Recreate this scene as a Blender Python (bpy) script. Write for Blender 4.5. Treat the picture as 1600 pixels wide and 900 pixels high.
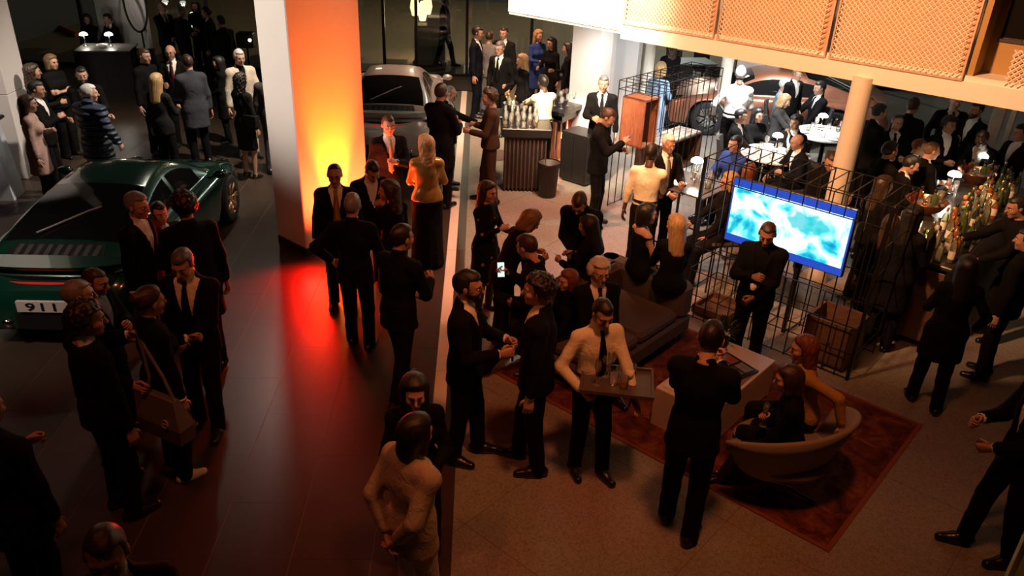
import bpy, bmesh, math, random
import numpy as np
from mathutils import Matrix, Vector
for o in list(bpy.data.objects): bpy.data.objects.remove(o)
SC = bpy.context.scene
COL = SC.collection
rnd = random.Random(7)
nrs = np.random.RandomState(5)

# ------------------------------------------------------------------ camera, world, lights
CAM_H = 4.6; FPX = 1250.0; NAD = (700.0, 2870.0)
_dx, _dy = NAD[0]-800, NAD[1]-450; _L = math.hypot(_dx, _dy)
TH = math.atan(FPX/_L); _sx = -_dx/_L; _c = math.sqrt(1-_sx*_sx)
_r0 = np.array([1, 0, 0.]); FW = np.array([0, math.cos(TH), -math.sin(TH)]); _u0 = np.array([0, math.sin(TH), math.cos(TH)])
RT = _c*_r0+_sx*_u0; UP = _c*_u0-_sx*_r0
cam = bpy.data.cameras.new('camera'); camo = bpy.data.objects.new('camera', cam); COL.objects.link(camo)
cam.sensor_width = 36; cam.sensor_fit = 'HORIZONTAL'; cam.lens = FPX/1600*36; cam.clip_start = .05; cam.clip_end = 200
camo.matrix_world = Matrix(((RT[0], UP[0], -FW[0], 0), (RT[1], UP[1], -FW[1], 0), (RT[2], UP[2], -FW[2], CAM_H), (0, 0, 0, 1)))
SC.camera = camo

def at(px, py, z=0.):
    """the point at height z in the room that is seen at a pixel"""
    d = FW*FPX+(px-800)*RT+(450-py)*UP
    t = (z-CAM_H)/d[2]
    return np.array([0, 0, CAM_H])+t*d

W = bpy.data.worlds.new('night'); SC.world = W; W.use_nodes = True
bg = W.node_tree.nodes['Background']; bg.inputs[0].default_value = (.9, .5, .32, 1); bg.inputs[1].default_value = .006
VS = SC.view_settings
VS.view_transform = 'Standard'; VS.look = 'None'; VS.gamma = 1; VS.exposure = 0.0; VS.use_curve_mapping = False

def lamp(name, kind, loc, energy, color, target=None, size=.15, angle=60, blend=.6, spec=1.0):
    l = bpy.data.lights.new(name, kind); l.energy = energy; l.color = color
    if kind == 'AREA': l.size = size
    else: l.shadow_soft_size = size
    if kind == 'SPOT': l.spot_size = math.radians(angle); l.spot_blend = blend
    l.specular_factor = spec
    o = bpy.data.objects.new(name, l); COL.objects.link(o); o.location = loc
    if target is not None:
        o.rotation_euler = (Vector(target)-Vector(loc)).to_track_quat('-Z', 'Y').to_euler()
    return o
WARM = (1, .62, .34); PEACH = (1, .55, .27); NEUT = (1, .84, .70); COOL = (.93, .97, 1.0); AMB = (1, .42, .16)
_u = np.array([-2.74, 9.59])+np.array([.653, .757])*.52+np.array([.757, -.653])*.24
lamp('uplight_beam', 'SPOT', (_u[0], _u[1], .14), 1500, (1, .24, .004), (_u[0]-.19, _u[1]+.16, 1.7), .04, 36, 1.0)
lamp('uplight_spill', 'SPOT', (_u[0]+.35, _u[1]-.30, .10), 900, (1, .075, .016), (_u[0]-.3, _u[1]+.25, 3.0), .08, 125, 1.0)
lamp('gallery_wash', 'SPOT', (-.6, 5.2, 6.6), 4300, (1, .45, .20), (3.2, 9.4, 3.0), .25, 60, .8)
lamp('white_wall_spot', 'SPOT', (-.5, 8.2, 6.4), 7500, (1, .76, .52), (.7, 12.2, 3.2), .2, 40, .7)
lamp('left_hall_spot', 'SPOT', (-2.0, 12.0, 6.8), 2600, NEUT, (-5.6, 12.8, .8), .2, 50, .8)
lamp('left_column_spot', 'SPOT', (-7.6, 6.6, 4.2), 1500, NEUT, (-3.0, 9.9, 2.7), .15, 34, .9)
lamp('left_wall_spot', 'SPOT', (-6.4, 8.0, 6.8), 1500, NEUT, (-8.4, 12.0, 2.4), .2, 42, .9)
lamp('car_spot', 'SPOT', (-4.5, 14.5, 6.4), 500, NEUT, (-4.8, 9.6, .8), .15, 50, .8)
lamp('entrance_spot', 'SPOT', (-1.0, 15.5, 6.0), 2000, (1, .52, .33), (-.6, 16.8, .5), .2, 75, .8)
lamp('aisle_spot', 'SPOT', (.9, 10.0, 6.2), 2200, (1, .42, .26), (.5, 10.4, 0), .3, 56, .9)
lamp('lounge_spot', 'SPOT', (1.2, 3.6, 6.8), 620, (1, .27, .08), (1.0, 6.0, .6), .3, 75, 1.0)
lamp('foreground_spot', 'SPOT', (-2.4, 3.0, 6.8), 260, (1, .22, .08), (-2.2, 6.0, .6), .3, 80, 1.0)
lamp('gallery_downlight', 'SPOT', (3.5, 13.0, 2.62), 620, COOL, (3.9, 14.4, .6), .06, 100, .6)
lamp('gallery_downlight', 'SPOT', (2.7, 11.9, 2.62), 220, COOL, (2.7, 11.6, 0), .06, 110, .6)
lamp('gallery_downlight', 'SPOT', (5.2, 15.2, 2.62), 260, COOL, (5.3, 15.4, 0), .06, 110, .6)
lamp('bar_downlight', 'SPOT', (5.2, 9.5, 2.60), 70, WARM, (5.2, 9.5, 0), .06, 62, .8)
lamp('bar_downlight', 'SPOT', (6.1, 10.8, 2.60), 60, WARM, (6.1, 10.8, 0), .06, 62, .8)
lamp('street_fill', 'POINT', (-6, 30, 6), 250, (1, .7, .45), None, .3)
lamp('street_fill', 'POINT', (5, 29, 6), 3200, (.95, .92, .85), None, .3)  # this and the next are added lights, brightening the view through the glass
lamp('street_fill', 'POINT', (-2.5, 26, 5), 700, (1, .78, .52), None, .3)
_v = np.array([-2.74, 9.59])+np.array([.757, -.653])*.10+np.array([-.653, -.757])*.14
lamp('red_floor_flood', 'SPOT', (_v[0]+.12, _v[1]+.02, .42), 330, (1, .004, .002), (_v[0]+.45, _v[1]-3.2, 0), .16, 150, 1.0)
lamp('pier_fill', 'SPOT', (.55, 11.7, 2.60), 240, (1, .66, .42), (.75, 12.9, 1.2), .05, 95, .8)  # no known fixture: added under the slab to light the pier
lamp('partition_wash', 'SPOT', (1.5, 12.6, 2.60), 190, COOL, (1.75, 13.9, 1.3), .05, 95, .8)
lamp('display_fill', 'SPOT', (-6.6, 16.5, 5.5), 700, NEUT, (-8.5, 20.2, 2.2), .1, 30, .8)  # made-up spot, added so the white display panel is not dark
lamp('car_rear_spot', 'SPOT', (-6.8, 3.6, 6.6), 900, NEUT, (-5.4, 7.2, .4), .12, 24, .9)
lamp('balcony_post_fill', 'SPOT', (.9, .3, 6.2), 60, PEACH, (1.15, 1.1, 3.3), .05, 26, .7)  # added light for the corner post, its source is invented

# ------------------------------------------------------------------ oblique frame of gallery, rug, cages:  a runs left-back, b runs right-back
AX = np.array([-.757, .653]); BX = np.array([.653, .757]); ROT_AB = math.atan2(-.653, .757)
def ab(a, b, z=0.):
    p = AX*a+BX*b
    return (p[0], p[1], z)

# ------------------------------------------------------------------ materials
MATS = {}
def mat(name, color, rough=.6, metal=0., var=.12, scale=8., emit=None, estr=0., trans=0., ior=1.45, bump=0., alpha=1., coat=0., spec=.5, sheen=0.):
    if name in MATS: return MATS[name]
    m = bpy.data.materials.new(name); m.use_nodes = True; nt = m.node_tree; b = nt.nodes['Principled BSDF']
    c = (color[0], color[1], color[2], 1)
    b.inputs['Base Color'].default_value = c; b.inputs['Roughness'].default_value = rough; b.inputs['Metallic'].default_value = metal
    b.inputs['Specular IOR Level'].default_value = spec
    b.inputs['Coat Weight'].default_value = coat; b.inputs['Coat Roughness'].default_value = .05
    if sheen: b.inputs['Sheen Weight'].default_value = sheen
    if trans: b.inputs['Transmission Weight'].default_value = trans; b.inputs['IOR'].default_value = ior
    if alpha < 1: b.inputs['Alpha'].default_value = alpha
    if emit is not None: b.inputs['Emission Color'].default_value = (*emit, 1); b.inputs['Emission Strength'].default_value = estr
    if var > 0 and not trans:
        tc = nt.nodes.new('ShaderNodeTexCoord'); n = nt.nodes.new('ShaderNodeTexNoise'); n.inputs['Scale'].default_value = scale; n.inputs['Detail'].default_value = 4
        mx = nt.nodes.new('ShaderNodeMix'); mx.data_type = 'RGBA'
        mx.inputs[6].default_value = tuple(min(1, x*(1-var)) for x in color)+(1,); mx.inputs[7].default_value = tuple(min(1, x*(1+var)) for x in color)+(1,)
        nt.links.new(tc.outputs['Object'], n.inputs['Vector']); nt.links.new(n.outputs['Fac'], mx.inputs[0]); nt.links.new(mx.outputs[2], b.inputs['Base Color'])
        if bump:
            bp = nt.nodes.new('ShaderNodeBump'); bp.inputs['Strength'].default_value = bump; bp.inputs['Distance'].default_value = .01
            nt.links.new(n.outputs['Fac'], bp.inputs['Height']); nt.links.new(bp.outputs['Normal'], b.inputs['Normal'])
    MATS[name] = m
    return m

def grain_mat(name, c1, c2, rough=.5, scale=(1, 1, 12), nscale=3., bump=.1, metal=0.):
    """streaky two-colour material: wood, hair"""
    if name in MATS: return MATS[name]
    m = bpy.data.materials.new(name); m.use_nodes = True; nt = m.node_tree; b = nt.nodes['Principled BSDF']
    b.inputs['Roughness'].default_value = rough; b.inputs['Metallic'].default_value = metal
    tc = nt.nodes.new('ShaderNodeTexCoord'); mp = nt.nodes.new('ShaderNodeMapping'); mp.inputs['Scale'].default_value = scale
    n = nt.nodes.new('ShaderNodeTexNoise'); n.inputs['Scale'].default_value = nscale; n.inputs['Detail'].default_value = 5; n.inputs['Roughness'].default_value = .65
    r = nt.nodes.new('ShaderNodeValToRGB'); r.color_ramp.elements[0].position = .35; r.color_ramp.elements[1].position = .68
    r.color_ramp.elements[0].color = (*c1, 1); r.color_ramp.elements[1].color = (*c2, 1)
    nt.links.new(tc.outputs['Object'], mp.inputs['Vector']); nt.links.new(mp.outputs['Vector'], n.inputs['Vector'])
    nt.links.new(n.outputs['Fac'], r.inputs['Fac']); nt.links.new(r.outputs['Color'], b.inputs['Base Color'])
    if bump:
        bp = nt.nodes.new('ShaderNodeBump'); bp.inputs['Strength'].default_value = bump; bp.inputs['Distance'].default_value = .01
        nt.links.new(n.outputs['Fac'], bp.inputs['Height']); nt.links.new(bp.outputs['Normal'], b.inputs['Normal'])
    MATS[name] = m
    return m

# ------------------------------------------------------------------ mesh builder
class MB:
    def __init__(s): s.v = []; s.f = []; s.m = []; s.cm = 0; s.x = None
    def add(s, vs, fs):
        o = len(s.v)
        if s.x is not None: vs = [tuple(s.x @ Vector(p)) for p in vs]
        s.v += [tuple(p) for p in vs]; s.f += [tuple(i+o for i in f) for f in fs]; s.m += [s.cm]*len(fs); return s
    def box(s, x0, x1, y0, y1, z0, z1):
        return s.add([(x0, y0, z0), (x1, y0, z0), (x1, y1, z0), (x0, y1, z0), (x0, y0, z1), (x1, y0, z1), (x1, y1, z1), (x0, y1, z1)],
                     [(0, 3, 2, 1), (4, 5, 6, 7), (0, 1, 5, 4), (1, 2, 6, 5), (2, 3, 7, 6), (3, 0, 4, 7)])
    def cbox(s, x0, x1, y0, y1, z0, z1, c=.01):
        """box with chamfered vertical and top edges"""
        def ring(i, z): return [(x0+i, y0, z), (x1-i, y0, z), (x1, y0+i, z), (x1, y1-i, z), (x1-i, y1, z), (x0+i, y1, z), (x0, y1-i, z), (x0, y0+i, z)]
        def sh(r, d): cx, cy = (x0+x1)/2, (y0+y1)/2; return [(p[0]+(d if p[0] < cx else -d), p[1]+(d if p[1] < cy else -d), p[2]) for p in r]
        rs = [sh(ring(c, z0), c*.7), ring(c, z0+c), ring(c, z1-c), sh(ring(c, z1), c*.7)]
        return s.loft(rs, True)
    def loft(s, rings, caps=False, closed=True):
        n = len(rings[0]); vs = [p for r in rings for p in r]; fs = []
        for i in range(len(rings)-1):
            for j in range(n if closed else n-1):
                k = (j+1) % n; fs.append((i*n+j, i*n+k, (i+1)*n+k, (i+1)*n+j))
        if caps: fs.append(tuple(range(n-1, -1, -1))); b = (len(rings)-1)*n; fs.append(tuple(b+j for j in range(n)))
        return s.add(vs, fs)
    def lathe(s, prof, n=16, c=(0, 0, 0), caps=True):
        rs = [[(c[0]+r*math.cos(2*math.pi*j/n), c[1]+r*math.sin(2*math.pi*j/n), c[2]+z) for j in range(n)] for r, z in prof]
        return s.loft(rs, caps)
    def tube(s, pts, r, n=6, caps=True):
        pts = [np.array(p, float) for p in pts]; rr = r if isinstance(r, (list, tuple)) else [r]*len(pts); rs = []
        ref = None
        for i, p in enumerate(pts):
            d = pts[min(i+1, len(pts)-1)]-pts[max(i-1, 0)]; d = d/(np.linalg.norm(d)+1e-9)
            if ref is None: ref = np.array([0, 0, 1.]) if abs(d[2]) < .9 else np.array([1., 0, 0])
            u = np.cross(ref, d); u /= np.linalg.norm(u)+1e-9; w = np.cross(d, u); ref = w
            rs.append([tuple(p+rr[i]*(math.cos(2*math.pi*j/n)*u+math.sin(2*math.pi*j/n)*w)) for j in range(n)])
        return s.loft(rs, caps)
    def ball(s, c, r, n=10, m=6):
        r = (r, r, r) if not isinstance(r, (tuple, list)) else r
        rs = [[(c[0]+r[0]*math.sin(math.pi*i/m)*math.cos(2*math.pi*j/n), c[1]+r[1]*math.sin(math.pi*i/m)*math.sin(2*math.pi*j/n), c[2]-r[2]*math.cos(math.pi*i/m)) for j in range(n)] for i in range(1, m)]
        return s.loft(rs, True)
    def poly(s, pts, z0, z1):
        n = len(pts); vs = [(p[0], p[1], z0) for p in pts]+[(p[0], p[1], z1) for p in pts]
        return s.add(vs, [tuple(range(n-1, -1, -1)), tuple(range(n, 2*n))]+[(i, (i+1) % n, n+(i+1) % n, n+i) for i in range(n)])
    def mesh(s, name, smooth=False):
        me = bpy.data.meshes.new(name); me.from_pydata(s.v, [], s.f)
        me.polygons.foreach_set('material_index', s.m)
        if smooth: me.shade_smooth()
        me.update(); return me
    def build(s, name, mats, parent=None, smooth=False, loc=None, rotz=None):
        return link(name, s.mesh(name, smooth), mats, parent, loc, rotz)

def link(name, me, mats=None, parent=None, loc=None, rotz=None, objmat=None):
    if mats is not None and not me.materials:
        for m in (mats if isinstance(mats, (list, tuple)) else [mats]): me.materials.append(m)
    o = bpy.data.objects.new(name, me); COL.objects.link(o)
    if parent is not None: o.parent = parent
    if loc is not None: o.location = loc
    if rotz is not None: o.rotation_euler = (0, 0, rotz)
    if objmat is not None:
        o.material_slots[0].link = 'OBJECT'; o.material_slots[0].material = objmat
    return o
def tag(o, label=None, cat=None, group=None, kind=None):
    if label: o['label'] = label
    if cat: o['category'] = cat
    if group: o['group'] = group
    if kind: o['kind'] = kind
    return o
def thing(name, label, cat, loc=(0, 0, 0), rotz=0., group=None, kind=None):
    o = bpy.data.objects.new(name, None); COL.objects.link(o); o.location = loc; o.rotation_euler = (0, 0, rotz); o.empty_display_size = .1
    return tag(o, label, cat, group, kind)
def copy_tree(o, parent=None):
    c = o.copy(); COL.objects.link(c); c.parent = parent
    for ch in o.children: copy_tree(ch, c)
    return c
def struct(o): o['kind'] = 'structure'; return o

def smooth_angle(o, ang=40):
    for p in o.data.polygons: p.use_smooth = True
    try: o.data.set_sharp_from_angle(angle=math.radians(ang))
    except Exception: pass
    return o
# ------------------------------------------------------------------ figures: signed-distance fields turned into meshes (surface nets)
def rx(a): c, s = math.cos(a), math.sin(a); return np.array([[1, 0, 0], [0, c, -s], [0, s, c]])
def ry(a): c, s = math.cos(a), math.sin(a); return np.array([[c, 0, s], [0, 1, 0], [-s, 0, c]])
def rz(a): c, s = math.cos(a), math.sin(a); return np.array([[c, -s, 0], [s, c, 0], [0, 0, 1]])
def smin(a, b, k):
    h = np.clip(.5+.5*(b-a)/k, 0, 1); return b+(a-b)*h-k*h*(1-h)
class Grid:
    def __init__(g, lo, hi, h):
        g.lo = np.array(lo, np.float32); g.h = h; g.n = [int(math.ceil((hi[i]-lo[i])/h))+1 for i in range(3)]
        g.x = (g.lo[0]+h*np.arange(g.n[0], dtype=np.float32))[:, None, None]
        g.y = (g.lo[1]+h*np.arange(g.n[1], dtype=np.float32))[None, :, None]
        g.z = (g.lo[2]+h*np.arange(g.n[2], dtype=np.float32))[None, None, :]
    def new(g): return np.full(g.n, .4, np.float32)
    def sl(g, lo, hi, m):
        r = []
        for i in range(3):
            a = max(0, int((lo[i]-m-g.lo[i])/g.h)); b = min(g.n[i], int((hi[i]+m-g.lo[i])/g.h)+2); r.append(slice(a, max(a, b)))
        return tuple(r)
    def cone(g, F, a, b, r1, r2, k=.03, m=.11):
        a = np.asarray(a, np.float32); b = np.asarray(b, np.float32); R = max(r1, r2)
        s = g.sl(np.minimum(a, b)-R, np.maximum(a, b)+R, m)
        X, Y, Z = g.x[s[0]]-a[0], g.y[:, s[1]]-a[1], g.z[:, :, s[2]]-a[2]; d = b-a; L = float(d@d)+1e-9
        t = np.clip((X*d[0]+Y*d[1]+Z*d[2])/L, 0, 1)
        D = np.sqrt((X-d[0]*t)**2+(Y-d[1]*t)**2+(Z-d[2]*t)**2)-(r1+(r2-r1)*t)
        F[s] = smin(F[s], D, k) if k > 0 else np.minimum(F[s], D)
    def ell(g, F, c, r, R=None, k=.03, m=.11, sub=False):
        c = np.asarray(c, np.float32); q = max(r); s = g.sl(c-q, c+q, m)
        X, Y, Z = g.x[s[0]]-c[0], g.y[:, s[1]]-c[1], g.z[:, :, s[2]]-c[2]
        if R is not None: X, Y, Z = (R[0, 0]*X+R[1, 0]*Y+R[2, 0]*Z), (R[0, 1]*X+R[1, 1]*Y+R[2, 1]*Z), (R[0, 2]*X+R[1, 2]*Y+R[2, 2]*Z)
        k0 = np.sqrt((X/r[0])**2+(Y/r[1])**2+(Z/r[2])**2); k1 = np.sqrt((X/r[0]**2)**2+(Y/r[1]**2)**2+(Z/r[2]**2)**2)+1e-6
        D = k0*(k0-1)/k1
        if sub: F[s] = -smin(-F[s], D, k)
        else: F[s] = smin(F[s], D, k)
    def net(g, F):
        """surface nets -> verts, quads"""
        F = F.copy(); F[0] = F[-1] = .1; F[:, 0] = F[:, -1] = .1; F[:, :, 0] = F[:, :, -1] = .1
        I = F < 0
        c = [F[i:F.shape[0]-1+i, j:F.shape[1]-1+j, k:F.shape[2]-1+k] for i in (0, 1) for j in (0, 1) for k in (0, 1)]
        ci = [I[i:F.shape[0]-1+i, j:F.shape[1]-1+j, k:F.shape[2]-1+k] for i in (0, 1) for j in (0, 1) for k in (0, 1)]
        cnt = sum(x.astype(np.int8) for x in ci); act = (cnt > 0) & (cnt < 8)
        idx = np.argwhere(act); n = len(idx)
        if n == 0: return np.zeros((0, 3)), np.zeros((0, 4), int)
        V = np.stack([x[act] for x in c]); P = np.zeros((n, 3)); N = np.zeros(n)
        cor = np.array([(i, j, k) for i in (0, 1) for j in (0, 1) for k in (0, 1)], float)
        for a in range(8):
            for b in range(a+1, 8):
                if abs(cor[a]-cor[b]).sum() != 1: continue
                x = (V[a] < 0) != (V[b] < 0); t = np.where(x, V[a]/(V[a]-V[b]+1e-12), 0)
                P += np.where(x[:, None], cor[a]+(cor[b]-cor[a])*t[:, None], 0); N += x
        P = P/N[:, None]+idx; P = P*g.h+g.lo
        vid = np.full(act.shape, -1, np.int64); vid[act] = np.arange(n); Q = []
        for ax in range(3):
            A = [slice(None)]*3; Bs = [slice(None)]*3; A[ax] = slice(0, -1); Bs[ax] = slice(1, None)
            a, b = I[tuple(A)], I[tuple(Bs)]; e = np.argwhere(a != b); sg = a[a != b]
            o1, o2 = [(1, 2), (2, 0), (0, 1)][ax]
            d1 = np.zeros(3, int); d2 = np.zeros(3, int); d1[o1] = 1; d2[o2] = 1
            q = np.stack([vid[tuple((e-d1-d2).T)], vid[tuple((e-d2).T)], vid[tuple(e.T)], vid[tuple((e-d1).T)]], 1)
            q[~sg] = q[~sg][:, ::-1]; Q.append(q)
        return P, np.concatenate(Q)
def np_mesh(name, V, Q, smooth=True):
    me = bpy.data.meshes.new(name); me.vertices.add(len(V)); me.vertices.foreach_set('co', np.asarray(V, np.float32).ravel())
    n = len(Q); me.loops.add(4*n); me.loops.foreach_set('vertex_index', np.asarray(Q, np.int32).ravel())
    me.polygons.add(n); me.polygons.foreach_set('loop_start', np.arange(0, 4*n, 4, dtype=np.int32))
    me.polygons.foreach_set('use_smooth', np.ones(n, bool) if smooth else np.zeros(n, bool))
    me.update(calc_edges=True); return me

# ---- head (x forward, z up, origin mid-skull)
def head_field(g, fem):
    F = g.new(); w = .93 if fem else 1.
    g.ell(F, (-.012, 0, .026), (.098, .077*w, .089), k=.02); g.ell(F, (.026, 0, -.045), (.066, .056*w, .068), k=.03)
    g.ell(F, (.070, 0, -.092), (.024, .026*w, .020), k=.025)
    for s in (-1, 1):
        g.ell(F, (.056, s*.042*w, -.022), (.030, .024, .026), k=.02)
        g.cone(F, (.080, s*.012, .030), (.070, s*.046*w, .028), .013 if fem else .017, .010, k=.015)
        g.ell(F, (-.008, s*.079*w, -.002), (.020, .010, .032), k=.008)
        g.ell(F, (.100, s*.031*w, .010), (.018, .017, .013), k=.012, sub=True)
    g.cone(F, (.090, 0, .018), (.111, 0, -.022), .008, .0135 if fem else .016, k=.014)
    g.cone(F, (.086, -.016, -.056), (.086, .016, -.056), .0105, .0105, k=.008)
    g.cone(F, (-.02, 0, -.06), (-.045, 0, -.16), .052*w, .054*w, k=.03)
    return F
HEADS = {}
def head_mesh(fem, lod):
    if (fem, lod) not in HEADS:
        g = Grid((-.14, -.12, -.17), (.15, .12, .14), [.0085, .0125, .017][lod]); HEADS[(fem, lod)] = g.net(head_field(g, fem))
    return HEADS[(fem, lod)]
def face_bits(fem, lod):
    """eyes, irises, brows, lips as small geometry; material 1 white 2 dark 3 brow 4 lip"""
    b = MB(); w = .93 if fem else 1.
    n = 8 if lod == 0 else 6
    for s in (-1, 1):
        b.cm = 1; b.ball((.079, s*.031*w, .009), (.0125, .0165, .0085), n, 5)
        b.cm = 2; b.ball((.0885, s*.031*w, .009), (.0045, .0072, .0070), 6, 4)
        b.cm = 3; b.tube([(.094, s*.012, .029), (.093, s*.030*w, .034), (.078, s*.049*w, .027)], [.0045, .005, .003], 5)
        if fem: b.cm = 2; b.tube([(.091, s*.018, .016), (.092, s*.031*w, .0185), (.080, s*.046*w, .015)], .0022, 4)
    b.cm = 4; b.tube([(.083, -.024, -.057), (.0955, -.008, -.0525), (.0955, .008, -.0525), (.083, .024, -.057)], [.002, .0045, .0045, .002], 5)
    b.tube([(.083, -.022, -.058), (.0945, 0, -.064), (.083, .022, -.058)], [.002, .0055, .002], 5)
    return b
BITS = {}
def hand_geo(pose):
    b = MB()
    for (x, wy, wz, oy) in (): pass
    rs = []
    for x, y0, y1, t in ((-.02, -.024, .024, .019), (.01, -.030, .031, .018), (.045, -.037, .040, .016), (.078, -.040, .041, .014), (.094, -.037, .038, .010)):
        rs.append([(x, y1, t*.4), (x, y1*.6, t), (x, y0*.6, t), (x, y0, t*.4), (x, y0, -t*.5), (x, y0*.6, -t), (x, y1*.6, -t), (x, y1, -t*.5)])
    b.loft(rs, True)
    bends = {'relax': (22, 28, 18), 'grip': (48, 62, 40), 'flat': (4, 6, 6), 'fist': (75, 85, 50)}[pose]
    for i, (y, L, r) in enumerate(((.030, .072, .0088), (.010, .081, .0092), (-.011, .075, .0088), (-.030, .058, .0078))):
        a = 0; p = np.array([.080, y, 0]); pts = [p.copy(), np.array([.092, y*1.02, -.001])]; p = pts[1].copy(); rr = [r*1.1, r*1.1]
        for j, (fr, bd) in enumerate(zip((.46, .30, .24), bends)):
            a += math.radians(bd*(1+.06*i)); d = np.array([math.cos(a), (y*.9 if pose == 'flat' else y*.25), -math.sin(a)]); p = p+L*fr*d; pts.append(p.copy()); rr.append(r*(1, .92, .72)[j])
        b.tube(pts, rr, 5)
    if pose in ('grip', 'fist'): th = [(.012, .024, -.006), (.040, .046, -.022), (.068, .044, -.040), (.088, .030, -.046)]
    else: th = [(.012, .024, -.004), (.042, .052, -.012), (.068, .064, -.020), (.090, .066, -.026)]
    b.tube(th, [.014, .0125, .0105, .007], 5)
    return b
HANDG = {p: hand_geo(p) for p in ('relax', 'grip', 'flat', 'fist')}

# ---- hair: shared meshes per style
def hair_mesh(style):
    fem = style in ('long', 'bob', 'curlylong', 'bun', 'wavy', 'pony')
    g = Grid((-.25, -.20, -.44), (.16, .20, .19), .0095); F = g.new(); w = .93 if fem else 1.
    t = {'short': .014, 'crop': .006, 'curly': .032, 'grey_full': .022, 'receding': .010, 'side': .019, 'fringe': .009}.get(style, .021)
    X, Y, Z = g.x, g.y, g.z
    if style == 'fringe': v = np.maximum(np.maximum(Z-.030, -(Z+.085)), X-.040)+0*Y
    elif style == 'receding': v = np.maximum((X-(.012+np.clip((Z-.075)/.035, 0, 1)*.05))*.8, (-(Z+.024)-np.clip(-X-.012, 0, .07)*1.1)*.8)+0*Y
    elif style in ('bun', 'pony'): v = (X-Z*1.15+.030)*.7+0*Y
    elif fem: v = (X-np.clip(Z*1.3-.03, .016, .12))*.8+0*Y
    else:
        v1 = X-(.020+np.clip((Z-.066-.25*np.clip(np.abs(Y)-.03, 0, .04))/.020, 0, 1)*.095)
        v = np.maximum(v1*.8, (-(Z+.024)-np.clip(-X-.012, 0, .07)*1.1)*.8)+0*Y
    g.ell(F, (-.012, 0, .026), (.098, .077*w, .089), k=.004)
    th = t*np.clip(-v/.045, 0, 1)**.85
    if style in ('short', 'side', 'receding', 'crop'): th = th*(1-.55*np.clip((np.abs(Y)-.040)/.03, 0, 1))
    if style in ('short', 'side'): th = th*(1+.10*np.clip(X/.08, 0, 1)+.30*np.sin(Y*38+1))
    F = np.maximum(F-th-.0032, v).astype(np.float32)
    if style in ('long', 'wavy', 'curlylong'):
        dn = {'long': -.30, 'wavy': -.24, 'curlylong': -.20}[style]
        g.cone(F, (-.055, .0, .02), (-.075, 0, dn), .085, .055, k=.04)
        for s in (-1, 1):
            g.cone(F, (-.012, s*.070, .02), (-.035, s*.080, dn+.04), .030, .026, k=.03); g.cone(F, (-.05, s*.05, .0), (-.075, s*.055, dn), .05, .035, k=.03)
    elif style == 'bob':
        g.cone(F, (-.04, .0, .0), (-.05, 0, -.10), .088, .075, k=.04)
        for s in (-1, 1): g.cone(F, (.0, s*.072, .02), (.004, s*.076, -.095), .030, .028, k=.03)
    elif style == 'bun':
        g.ell(F, (-.115, 0, .055), (.045, .05, .045), k=.015)
    elif style == 'pony':
        g.cone(F, (-.105, 0, .04), (-.135, 0, -.03), .03, .035, k=.02); g.cone(F, (-.135, 0, -.03), (-.11, 0, -.22), .036, .016, k=.02)
    elif style == 'grey_full':
        for s in (-1, 1): g.ell(F, (-.03, s*.085, .01), (.055, .028, .06), k=.02)
    if style in ('curly', 'curlylong', 'grey_full', 'wavy'):
        a = {'curly': .011, 'curlylong': .012, 'grey_full': .005, 'wavy': .006}[style]
        F = F+a*(np.sin(X*95+Y*31+1)*np.sin(Y*90+Z*37+2)*np.sin(Z*85+X*43)+.6*np.sin(X*170+Z*60)*np.sin(Y*150+X*50))
    else:
        F = F+(.0022*np.sin(Y*210+X*70+Z*30)+.0025*np.sin(X*60+Y*45))*np.clip(Z+.5, 0, 1)
    V, Q = g.net(F.astype(np.float32)); return np_mesh('hair_'+style, V, Q)
HAIRM = {}
def beard_mesh():
    g = Grid((-.02, -.10, -.16), (.15, .10, .03), .008); F = g.new()
    g.ell(F, (.026, 0, -.047), (.075, .064, .076), k=.01); g.ell(F, (.072, 0, -.094), (.031, .034, .028), k=.02)
    X, Y, Z = g.x, g.y, g.z
    F = np.maximum(F, (Z+.034-np.clip((np.abs(Y)-.03)*1.3, 0, .04))+0*X); F = np.maximum(F, -(X-.012)+0*Y+0*Z)
    mouth = np.sqrt(((X-.1)/.03)**2+(Y/.026)**2+((Z+.058)/.012)**2)-1; F = np.maximum(F, -mouth*.01)
    V, Q = g.net(F.astype(np.float32)); return np_mesh('beard', V, Q)
def shoe_mesh(kind):
    g = Grid((-.13, -.09, -.02), (.25, .09, .17), .0095); F = g.new()
    if kind == 'heel':
        g.cone(F, (-.02, 0, .085), (.10, 0, .028), .036, .036, k=.02); g.cone(F, (.10, 0, .028), (.17, 0, .018), .036, .014, k=.03)
        g.cone(F, (-.045, 0, .075), (-.05, 0, .0), .018, .009, k=.01)
    else:
        g.cone(F, (-.045, 0, .045), (.06, 0, .042), .042, .044, k=.02); g.cone(F, (.05, 0, .035), (.165, 0, .026), .048, .036 if kind != 'boot' else .03, k=.03)
        g.cone(F, (-.02, 0, .06), (0, 0, .12 if kind == 'boot' else .095), .044, .048, k=.02)
    F = np.maximum(F, -(g.z+0*g.x+0*g.y)); V, Q = g.net(F.astype(np.float32)); return np_mesh('shoe_'+kind, V, Q)
SHOEM = {}
def glasses_mesh():
    b = MB()
    for s in (-1, 1):
        b.tube([(.104+.004*math.cos(t)*0, s*.034+.024*math.cos(t), .008+.017*math.sin(t)) for t in np.linspace(0, 2*math.pi, 13)], .0026, 4, False)
        b.tube([(.102, s*.058, .012), (.03, s*.080, .014), (-.02, s*.080, .006)], .0026, 4)
    b.tube([(.106, -.011, .012), (.110, 0, .014), (.106, .011, .012)], .0026, 4)
    return b.mesh('eyeglasses', True)
GLM = []

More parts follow.
